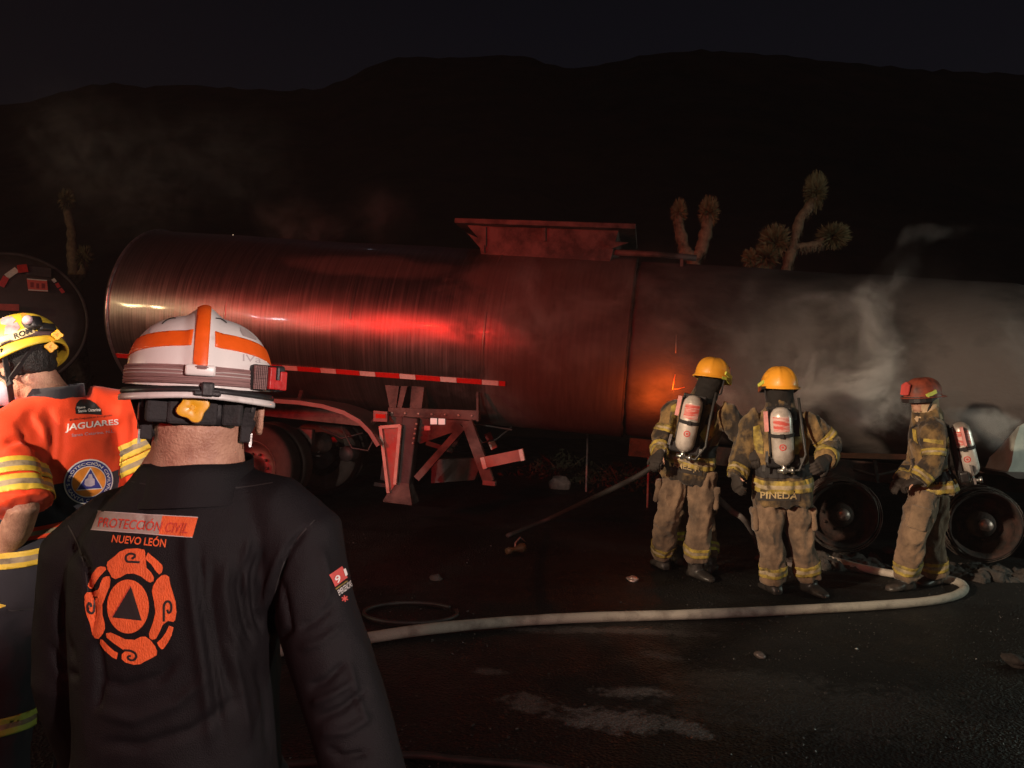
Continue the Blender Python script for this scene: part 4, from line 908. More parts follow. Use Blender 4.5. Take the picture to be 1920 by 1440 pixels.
def firefighter(sp):
    J = {k: P(*v) for k, v in sp['J'].items()}; neck, hip = J['neck'], J['hip']; shL, shR = J['shL'], J['shR']
    up = (neck - hip).normalized(); rt = (shR - shL); rt = (rt - up * rt.dot(up)).normalized(); fw = up.cross(rt).normalized(); bk = -fw
    base = (J['anL'] + J['anR']) / 2; base.z = 0
    t = thing('person', sp['label'], 'person', base, 'firefighters in turnout gear')
    hc, hf = J['head'], V(sp['hf']).normalized(); hu = (Z_ * .95 + up * .3 + V(sp.get('hu', (0, 0, 0)))).normalized(); hu = (hu - hf * hu.dot(hf)).normalized(); hr = hf.cross(hu).normalized()
    # body: one continuous figure under the gear
    bm = bmesh.new(); add_head(bm, hc, hf, hu, 1, neck - up * .02)
    torso(bm, [(hip + up * a * (neck - hip).length, rt, fw, w1, d1, 2.3) for a, w1, d1 in ((-.12, .13, .10), (0, .16, .11), (.35, .145, .10), (.65, .165, .11), (.85, .155, .09), (1., .07, .065))])
    for s in 'LR':
        tube(bm, [J['sh' + s], J['el' + s], J['wr' + s]], [.055, .043, .03], 14, round_ends=True)
        tube(bm, [J['hi' + s], J['kn' + s], J['an' + s] - Z_ * .0], [.082, .056, .045], 16, round_ends=True)
        add_foot(bm, J['an' + s], sp['toe' + s], .85)
        d = (J['ha' + s] - J['wr' + s]).normalized(); add_hand(bm, J['wr' + s], d, V(sp.get("palm" + s, fw)), sp.get("th" + s, 1))
    body = fuse(bm, .013, 3); ob('body', body, SKIN, t); add_eyes(hc, hf, hu, t)
    # trousers
    bm = bmesh.new(); k = sp.get('bulk', 1)
    torso(bm, [(hip + up * a, rt, fw, w1 * k, d1 * k, 2.4) for a, w1, d1 in ((-.16, .16, .12), (-.06, .195, .145), (.05, .195, .14), (.16, .18, .13))])
    for s in 'LR':
        h_, n_, a_ = J['hi' + s], J['kn' + s], J['an' + s]
        tube(bm, [h_, h_.lerp(n_, .5), n_, n_.lerp(a_, .5), a_ + (n_ - a_).normalized() * .02], [.125 * k, .128 * k, .112 * k, .11 * k, .112 * k], 20)
    tr = fuse(bm, .011, 5); rumple(tr, .020, 7.5, (1.3, 1.1, .55), True, sp['seed']); rumple(tr, .012, 5, (1, 1, 1.3), True, sp['seed'] + 3); ob('trousers', tr, M['trousers'], t)
    trt = tr
    for s in 'LR':
        a_ = J['an' + s]; ax = (J['kn' + s] - a_).normalized(); c = a_ + ax * .12
        other = J['an' + ('R' if s == 'L' else 'L')]
        b = cut_band(tr, c, ax, .042, .003, lambda p, c=c, o=other: (p - c).length < .2 and (p - c).length < (p - (o + Z_ * .12)).length, (-.36, .36))
        ob('reflective_band', b, [sp.get('band', M['lime']), M['silver']], t)
        bm = bmesh.new(); add_foot(bm, a_, sp['toe' + s], 1.22); tube(bm, [V((a_.x, a_.y, .03)), a_ + ax * .05, a_ + ax * .12], [.07, .075, .085], 18)
        ob('boot', fuse(bm, .011, 3), M['boot'], t)
    # cargo pockets
    for s, sg in (('L', -1), ('R', 1)):
        p = J['hi' + s].lerp(J['kn' + s], .62); ax = (J['kn' + s] - J['hi' + s]).normalized(); x, y, _ = frame(ax, fw)
        if x.dot(rt) * sg < 0: x = -x
        bm = bmesh.new(); rot = Matrix((x, y, ax)).transposed(); box(bm, p + x * .125 * k, (.05, .15, .19), rot, bev=.018); box(bm, p + x * .135 * k - ax * .075, (.055, .16, .06), rot, bev=.012); ob('pocket', fuse(bm, .012, 3), M['trousers'], t)
    # coat
    bm = bmesh.new(); H = (neck - hip).length; cw = sp.get('coat', 1)
    secs = [(hip + up * a * H, rt, fw, w1 * cw, d1 * cw, e) for a, w1, d1, e in ((-sp.get('tail', .23) / H, .240, .212, 2.8), (-.10, .232, .195, 2.7), (.0, .22, .172, 2.6), (.12, .205, .15, 2.5), (.4, .218, .155, 2.5), (.66, .232, .16, 2.4), (.82, .215, .145, 2.3), (.93, .165, .12, 2.2), (1.0, .12, .105, 2.1))]
    torso(bm, secs)
    for s in 'LR':
        a, e, w1 = J['sh' + s], J['el' + s], J['wr' + s]
        tube(bm, [a.lerp(neck, .25), a, a.lerp(e, .5), e, e.lerp(w1, .5), w1], [.095, .098, .094, .09, .082, .076], 20, round_ends=False)
    tube(bm, [neck - up * .05, neck + up * .02, neck + up * .075 + hf * .015], [.12, .112, .104], 22)
    coat = fuse(bm, .011, 5); rumple(coat, .024, 7.5, (1.4, 1, .55), True, sp['seed'] + 30); ob('coat', coat, M['coat'], t)
    # hem, chest and sleeve trim
    inner = lambda p: abs((p - hip).dot(rt)) < .26 and min((p - J['ha' + s]).length for s in 'LR') > .12 and min((p - J['wr' + s]).length for s in 'LR') > .12
    band = sp.get('band', M['lime'])
    ob('reflective_band', cut_band(coat, hip + up * sp.get('hem', -.06), up, .050, .004, inner, (-.3, .3)), [band, M['silver']], t)
    for s in 'LR':
        e, w1 = J['el' + s], J['wr' + s]; ax = (w1 - e).normalized(); c = e.lerp(w1, .80)
        ob('reflective_band', cut_band(coat, c, ax, .034, .004, lambda p, c=c: (p - c).length < .14, (-.3, .3)), [band, M['silver']], t)
        a = J['sh' + s]; ax = (e - a).normalized(); c = a.lerp(e, .72)
        
        if s in sp.get('upper', 'L'): ob('reflective_band', cut_band(coat, c, ax, .03, .004, lambda p, c=c: (p - c).length < .13, (-.3, .3)), [band, M['silver']], t)
    if sp.get('scba', True):
        c0 = P(*sp['cyl'][0]); c1 = P(*sp['cyl'][1]); ca = (c0 - c1).normalized(); L_ = (c0 - c1).length; r_ = sp.get('cr', .083)
        bm = bmesh.new()
        prof = [(.001, -.01), (.022, -.005), (r_ * .55, .008), (r_ * .85, .03), (r_, .07), (r_, L_ - .09), (r_ * .9, L_ - .045), (r_ * .6, L_ - .012), (r_ * .3, L_), (.001, L_)]
        lathe(bm, prof, c1, ca, 32); ap = ob('breathing_apparatus', bm, M['cyl'], t)
        x, y, _ = frame(ca, bk)
        tocam = (CAM - c0); tocam = (tocam - ca * tocam.dot(ca)).normalized(); sx = ca.cross(tocam)
        bm = bmesh.new()
        for (z0, z1, w0) in ((L_ * .60, L_ * .86, .78),):
            rows = []
            for q in range(9):
                a = (q / 8 - .5) * 2 * w0; rows.append([c1 + ca * z + (tocam * math.cos(a) + sx * math.sin(a)) * (r_ + .0025) for z in (z0, z1)])
            for i in range(8): bm.faces.new([bm.verts.new(p) for p in (rows[i][0], rows[i + 1][0], rows[i + 1][1], rows[i][1])])
        bmesh.ops.remove_doubles(bm, verts=bm.verts, dist=1e-4); ob('label', bm, M['cyl_label'], ap)
        bm = bmesh.new()                                          # round mark low on the cylinder
        for (ri, ro_) in ((.018, .027), (.0, .010)):
            n = 20
            ps = lambda rad: [c1 + ca * (L_ * .34 + math.sin(2 * PI * q / n) * rad) + (tocam * math.cos(math.cos(2 * PI * q / n) * rad / r_) + sx * math.sin(math.cos(2 * PI * q / n) * rad / r_)) * (r_ + .0025) for q in range(n)]
            o_ = [bm.verts.new(p) for p in ps(ro_)]
            if ri > 0:
                i_ = [bm.verts.new(p) for p in ps(ri)]
                for q in range(n): bm.faces.new((o_[q], o_[(q + 1) % n], i_[(q + 1) % n], i_[q]))
            else: bm.faces.new(o_)
        ob('round_mark', bm, M['redlabel'], ap)
        bm = bmesh.new(); lathe(bm, [(r_ * .99, L_ * .5), (r_ + .006, L_ * .5), (r_ + .006, L_ * .56), (r_ * .99, L_ * .56)], c1, ca, 32, False); box(bm, c1 + ca * L_ * .53 + tocam * (r_ + .008), (.03, .02, .035), Matrix((sx, tocam, ca)).transposed()); ob('cylinder_strap', bm, M['webbing'], ap, False)
        bm = bmesh.new(); tube(bm, [c1, c1 - ca * .03, c1 - ca * .07], [.018, .022, .016], 12); tube(bm, [c1 - ca * .045 - sx * .05, c1 - ca * .045 + sx * .05], [.016, .016], 12)
        lathe(bm, [(.001, 0), (.028, 0), (.028, .025), (.001, .025)], c1 - ca * .045 + sx * .05, sx, 14); ob('valve', bm, M['chrome'], ap)
        tc0, sx0 = tocam, sx; tocam = (bk - ca * bk.dot(ca)).normalized(); sx = ca.cross(tocam)
        bm = bmesh.new(); cc = (c0 + c1) / 2 - tocam * (r_ + .012); rot = Matrix((sx, tocam, ca)).transposed()
        box(bm, cc, (.19, .02, L_ * 1.0), rot, bev=.008); box(bm, cc + sx * .085 + tocam * .012, (.02, .03, L_ * .92), rot, bev=.006); box(bm, cc - sx * .085 + tocam * .012, (.02, .03, L_ * .92), rot, bev=.006); box(bm, c1 + ca * .02 - tocam * .06, (.26, .07, .09), rot, bev=.015); ob('backplate', bm, M['blackplastic'], ap, False)
        bm = bmesh.new(); beam(bm, c1 + ca * L_ * .60 - sx * .115, c1 + ca * L_ * .95 - sx * .115, .032, .02, tocam); ob('back_marker', bm, mat('pink_marker', (.75, .32, .30), .5, 0, .15, 20, 0), ap, False)
        tree = bvh_of(coat)
        for sg in (-1, 1):                                        # shoulder straps and waist belt lie on the coat
            pts = []
            for q in np.linspace(0, 1, 15):
                a = q * PI * .95; o_ = hip + up * H * (.62 + .5 * math.sin(a) * .62) + rt * sg * .095 + fw * (-.30 * math.cos(a)); tgt = hip + up * H * .66 + rt * sg * .09
                h = tree.ray_cast(o_, (tgt - o_).normalized()); 
                if h[0] is not None: pts.append(h[0] + h[1] * .008)
            if len(pts) > 3:
                bm = bmesh.new(); rr = []
                for i, p in enumerate(pts):
                    d = (pts[min(i + 1, len(pts) - 1)] - pts[max(i - 1, 0)]).normalized(); nn = rt.cross(d).normalized(); rr.append([p - rt * .025 - nn * .006, p + rt * .025 - nn * .006, p + rt * .025 + nn * .006, p - rt * .025 + nn * .006])
                rings(bm, rr); ob('shoulder_strap', bm, M['webbing'], t, False)
        ob('waist_belt', cut_band(coat, hip + up * sp.get('belt', .06), up, .05, .004, inner), M['webbing'], t)
        bm = bmesh.new()                                          # air line, gauge hose and loose buckles
        q0 = c1 - ca * .045 + sx * .03; tube(bm, [q0, q0 + sx * .08 + tocam * .02, q0 + sx * .14 + ca * .12, c1 + ca * L_ * .6 + sx * .16 - tocam * .04, c0 + sx * .16 - tocam * .12 + up * .05], .011, 8)
        ob('air_hose', bm, M['blackhose'], ap)
        bm = bmesh.new()
        for (a, b, c) in ((-.13, .03, .09), (-.16, -.04, .05), (.14, -.01, .06)): beam(bm, c1 + sx * a + ca * b, c1 + sx * a * .95 + ca * (b + c), .022, .016, tocam)
        ob('buckle', bm, M['chrome'], ap, False)
    # gloves
    for s in 'LR':
        d = (J['ha' + s] - J['wr' + s]).normalized(); bm = bmesh.new()
        pn = V(sp.get("palm" + s, fw)); add_hand(bm, J['wr' + s], d, pn, sp.get('th' + s, 1 if s == 'R' else -1), 1.12, sp.get('curl' + s, 1.0), 1.3)
        tube(bm, [J['wr' + s] - d * .06, J['wr' + s] + d * .01], [.055, .042], 16)
        ob('glove', fuse(bm, .0055, 2), M['glove'], t)
    # hood
    bm = bmesh.new(); ellipsoid(bm, hc + hu * .02 - hf * .012, (.104, .112, .11), Matrix((hr, hf, hu)).transposed()); tube(bm, [hc - hf * .015, hc.lerp(neck, .6), neck - up * .03], [.102, .104, .12], 20)
    hd = fuse(bm, .012, 3); bm = bmesh.new(); bm.from_mesh(hd)
    bmesh.ops.delete(bm, geom=[f for f in bm.faces if (f.calc_center_median() - hc).dot(hf) > .072 and (f.calc_center_median() - hc).dot(hu) > -.09], context='FACES'); bm.to_mesh(hd); bm.free()
    rumple(hd, .008, 14, (1, 1, 1), True, sp['seed']); ob('hood', hd, sp.get('hood', M['hood']), t)
    # helmet
    s_ = sp.get('hs', 1.); q = hc + hu * (.055 + sp.get('hz', 0)); bm = bmesh.new()
    dome(bm, q, hr, hf, hu, .138 * s_, .165 * s_, .155 * s_, 6, 0, 2.15); hm = me_from(bm, 'helmet'); hb = ob('helmet', hm, sp['helm'], t)
    bm = bmesh.new(); n = 56; prof = []
    for (g, dz) in ((.97, .012), (1., .0), (1.0, -.01)):
        prof.append([q + hr * math.cos(2 * PI * k / n) * .14 * s_ * g + hf * math.sin(2 * PI * k / n) * .167 * s_ * g + hu * dz for k in range(n)])
    br = sp.get('brim', .02)
    for (g, dz) in ((1., -.012), (1., -.020)):
        row = []
        for k in range(n):
            a = 2 * PI * k / n; ex = br * (1 + .9 * max(0, -math.sin(a)) ** 2 + .2 * max(0, math.sin(a))); row.append(q + hr * math.cos(a) * (.14 * s_ + ex) + hf * math.sin(a) * (.167 * s_ + ex) + hu * (dz - .012 * max(0, -math.sin(a))))
        prof.append(row)
    prof.append([p for p in [q + hr * math.cos(2 * PI * k / n) * .13 * s_ + hf * math.sin(2 * PI * k / n) * .157 * s_ - hu * .016 for k in range(n)]])
    rings(bm, prof, False); ob('brim', bm, sp['helm'], hb)
    bm = bmesh.new(); sc_ = q + hf * .172 * s_ + hu * .05
    prism(bm, [sc_ + hr * a + hu * b - hf * (b * .25) for a, b in ((-.045, -.035), (.045, -.035), (.05, .05), (0, .075), (-.05, .05))], hf * .012); ob('front_shield', bm, M['redlabel'], hb, False)
    bm = bmesh.new(); rows = []                                    # flip-down eye shield along the front and sides
    for k in range(15):
        a = -.35 + (PI + .7) * k / 14; o_ = q + hr * math.cos(a) * (.152 * s_) + hf * math.sin(a) * (.182 * s_)
        rows.append([o_ - hu * .005, o_ - hu * (.055 if 1 < k < 13 else .03), o_ - hu * (.055 if 1 < k < 13 else .03) * 1 + (o_ - q).normalized() * .006, o_ - hu * .005 + (o_ - q).normalized() * .006])
    rings(bm, rows); ob('eye_shield', bm, sp.get('shield', M['blackplastic']), hb, False)
    for sg in (-1, 1):
        bm = bmesh.new(); beam(bm, q + hr * sg * .139 * s_ - hf * .02 + hu * .03, q + hr * sg * .139 * s_ + hf * .07 + hu * .0, .03, .02, hr); ob('shield_mount', bm, sp.get('mount', M['hilime']), hb, False)
    bm = bmesh.new(); tube(bm, [q + hr * .125 - hu * .02, hc + hr * .085 - hu * .09 + hf * .04, hc - hu * .135 + hf * .05, hc - hr * .085 - hu * .09 + hf * .04, q - hr * .125 - hu * .02], .008, 6); ob('chin_strap', bm, M['webbing'], hb)
    if 'plate' in sp:
        tree = bvh_of(coat); q4 = sp['plate']; ob_ = decal('name_patch', flat([[(0, 0), (1, 0), (1, 1), (0, 1)]], .12), quadmap(q4), tree, .007, M['plate'], t)
        vs_, fs, asp = text_mesh(sp['text'], .012); m_ = [(.08 + .84 * u, .2 + .62 * v) for u, v in vs_]
        if ob_: decal('lettering', (m_, fs), quadmap(q4), tree, .0095, M['letter'], ob_)
        for (pl) in sp.get('trim', []):
            decal('reflective_trim', flat([pl], 7), lambda x, y: (x, y), tree, .006, M['lime'], t)
    return t

firefighter(dict(label='firefighter in yellow helmet leaning left with dark name patch on coat tail', seed=1, helm=M['yhelm'], hf=(.75, .62, -.12), hs=1.0, hz=.0, hem=-.035, brim=.012,
  J=dict(head=(1334, 716, 6.42), neck=(1318, 748, 6.5), hip=(1293, 848, 6.6), shL=(1262, 772, 6.55), shR=(1362, 776, 6.42), elL=(1243, 820, 6.5), wrL=(1238, 850, 6.35), haL=(1228, 868, 6.3), elR=(1392, 818, 6.4), wrR=(1410, 842, 6.2), haR=(1413, 862, 6.15),
         hiL=(1269, 880, 6.6), knL=(1252, 955, 6.62), anL=(1243, 1040, 6.95), hiR=(1318, 885, 6.55), knR=(1316, 965, 6.5), anR=(1305, 1050, 6.65)),
  toeL=(-.25, 1), toeR=(.5, -.75), cyl=((1303, 742, 6.22), (1281, 846, 6.28)), cr=.082, palmL=(.6, .6, 0), belt=.07, shield=M['hilime'], mount=M['hilime'], bulk=.94, coat=.98
  , plate=((1247, 858), (1318, 873), (1316, 893), (1249, 880)), text='TAMEZ JR',
  trim=[[(1259, 762), (1268, 757), (1266, 800), (1272, 818), (1262, 820), (1254, 800)], [(1322, 800), (1332, 772), (1342, 790), (1340, 815), (1322, 832), (1312, 815)]]))
firefighter(dict(upper='R', label='firefighter in yellow helmet standing in the middle with PINEDA on coat tail', seed=2, helm=M['yhelm'], hf=(-.12, 1, -.02), hs=1.02, hem=-.066, brim=.012,
  J=dict(head=(1461, 736, 6.15), neck=(1463, 768, 6.15), hip=(1466, 890, 6.2), shL=(1413, 790, 6.2), shR=(1512, 792, 6.12), elL=(1392, 852, 6.25), wrL=(1380, 892, 6.15), haL=(1384, 912, 6.1), elR=(1558, 834, 6.1), wrR=(1548, 862, 5.85), haR=(1538, 872, 5.8),
         hiL=(1441, 925, 6.2), knL=(1444, 1005, 6.15), anL=(1451, 1092, 6.22), hiR=(1489, 925, 6.2), knR=(1500, 1005, 6.2), anR=(1517, 1086, 6.28)),
  toeL=(-.15, .9), toeR=(.35, -.9), cyl=((1463, 764, 5.92), (1470, 872, 5.96)), cr=.084, palmL=(.8, .3, 0), belt=.055, shield=M['blackplastic'], mount=M['hilime'], coat=.97, bulk=.92,
  plate=((1421, 918), (1501, 920), (1500, 940), (1421, 938)), text='PINEDA',
  trim=[[(1413, 800), (1424, 796), (1432, 830), (1432, 852), (1420, 848), (1412, 830)], [(1489, 842), (1490, 815), (1500, 800), (1511, 812), (1503, 840), (1491, 858)]]))
firefighter(dict(label='firefighter in red helmet seen from the side at right facing the smoke', seed=3, helm=M['rhelm'], hf=(-.93, -.18, -.12), hs=.95, hem=-.08, tail=.15, brim=.022, hood=M['tanhood'],
  J=dict(head=(1731, 752, 6.45), neck=(1739, 783, 6.45), hip=(1744, 888, 6.48), shL=(1748, 806, 6.27), shR=(1738, 806, 6.66), elL=(1752, 868, 6.2), wrL=(1722, 900, 6.2), haL=(1698, 908, 6.25), elR=(1716, 872, 6.75), wrR=(1694, 902, 6.55), haR=(1680, 910, 6.5),
         hiL=(1735, 925, 6.38), knL=(1711, 1005, 6.35), anL=(1699, 1084, 6.48), hiR=(1752, 925, 6.58), knR=(1745, 1000, 6.6), anR=(1752, 1078, 6.7)),
  toeL=(-.9, -.3), toeR=(-.8, -.4), cyl=((1797, 792, 6.36), (1821, 892, 6.36)), cr=.078, palmL=(0, .3, -1), palmR=(0, .3, -1), belt=.0, coat=.92, bulk=.95,
  plate=((1728, 896), (1729, 896), (1729, 897), (1728, 897)), text='I',
  trim=[[(1774, 822), (1792, 806), (1794, 850), (1788, 872), (1781, 868), (1776, 845)], [(1711, 804), (1718, 806), (1722, 832), (1714, 825)], [(1732, 822), (1768, 826), (1768, 834), (1732, 828)]]))
# a fourth, bent low behind the leaning one
firefighter(dict(label='firefighter with lime trouser bands bent low behind the leaning firefighter', seed=4, helm=M['yhelm'], hf=(.1, .95, -.3), hs=.9, brim=.012, band=M['hilime'],
  J=dict(head=(1288, 790, 7.3), neck=(1290, 815, 7.2), hip=(1293, 880, 6.98), shL=(1262, 825, 7.2), shR=(1322, 828, 7.15), elL=(1262, 870, 7.25), wrL=(1270, 905, 7.3), haL=(1274, 920, 7.35), elR=(1322, 872, 7.2), wrR=(1312, 905, 7.3), haR=(1308, 920, 7.35),
         hiL=(1278, 905, 6.98), knL=(1270, 960, 7.1), anL=(1270, 1022, 7.15), hiR=(1312, 905, 6.95), knR=(1320, 970, 7.05), anR=(1330, 1052, 6.85)),
  toeL=(-.1, 1), toeR=(.4, .8), scba=False, coat=.85, bulk=.8))
# ================================================================== FOREGROUND: man in the white helmet
M.update(
  jacket_cloth=mat('navy_black_softshell', (.0070, .0056, .0068), .62, 0, .35, 3.5, .3, bscale=520, sheen=0, spec=.2),
  darknavy=mat('navy_workwear', (.022, .021, .030), .85, 0, .2, 8, .15, bscale=240, sheen=.15),
  orange=mat('orange_jersey', (.85, .060, .008), .75, 0, .08, 6, .12, bscale=260, sheen=.1),
  orange_thread=mat('orange_embroidery', (.78, .115, .025), .7, 0, .16, 70, .4, bscale=420, stretch=(1, 1, .4)),
  red_thread=mat('red_embroidery', (.62, .055, .03), .7, 0, .22, 30, .5, bscale=300),
  greybar=mat('grey_reflective_bar', (.36, .29, .25), .5, .1, .12, 40, .2, bscale=200),
  white_shell=mat('white_helmet_shell', (.58, .53, .49), .36, 0, .04, 14, .05, coat=.3, bscale=60, col2=(.80, .76, .73), mixlo=.26, mixhi=.42),
  orange_stripe=mat('orange_reflective_stripe', (.85, .12, .01), .4, 0, .06, 60, .05),
  elastic=mat('grey_elastic_band', (.30, .17, .16), .75, 0, .3, 2, .5, bscale=4, stretch=(3, 3, 160)),
  greypatch=mat('grey_reflective_patch', (.50, .42, .40), .5, .1, .1, 30, .05),
  yellow_plastic=mat('yellow_plastic', (.80, .40, .02), .35, 0, .06, 20, .04, coat=.3),
  clipred=mat('red_goggle_clip', (.50, .02, .02), .35, 0, .2, 20, .1, coat=.3),
  faint=mat('faint_marker', (.52, .45, .45), .6, 0, .1, 30, 0),
  white_print=mat('white_print', (.80, .74, .70), .6, 0, .05, 40, .05),
  black_print=mat('black_print', (.015, .012, .012), .6, 0, .1, 40, .05),
  blue_print=mat('blue_print', (.035, .035, .22), .6, 0, .1, 40, .1),
  amber_print=mat('amber_print', (.85, .27, .03), .6, 0, .08, 40, .1),
  pale_print=mat('pale_print', (.45, .36, .42), .6, 0, .2, 60, .1),
  yhelm2=mat('scuffed_yellow_helmet', (.72, .50, .04), .4, 0, .15, 9, .05, coat=.3),
  sticker=mat('pale_sticker', (.42, .30, .33), .5, 0, .4, 30, 0),
)
def sculpt(me, lines):
    """press creases into cloth along lines given as they run over the back"""
    co, no = get_co(me).astype(float), get_no(me).astype(float)
    m3 = np.array(M3.inverted().to_3x3()); q = (co - np.array(CAM)) @ m3.T
    px = 960 + 1400 * q[:, 0] / -q[:, 2]; py = 720 - 1400 * q[:, 1] / -q[:, 2]
    face = np.clip(-(no * (co - np.array(CAM))).sum(1) / np.linalg.norm(co - np.array(CAM), axis=1) * 3, 0, 1)
    d = np.zeros(len(co))
    for pts, wd, dep in lines:
        best = np.full(len(co), 1e9); tt = np.zeros(len(co)); n = len(pts) - 1
        for i in range(n):
            a, b = np.array(pts[i], float), np.array(pts[i + 1], float); ab = b - a
            t = np.clip(((px - a[0]) * ab[0] + (py - a[1]) * ab[1]) / (ab @ ab), 0, 1)
            dd = np.hypot(px - a[0] - ab[0] * t, py - a[1] - ab[1] * t); k = dd < best; best[k] = dd[k]; tt[k] = (i + t[k]) / n
        d += dep * np.exp(-(best / wd) ** 2) * np.minimum(1, np.minimum(tt, 1 - tt) * 5 + .0)
    set_co(me, co + no * (d * face)[:, None])

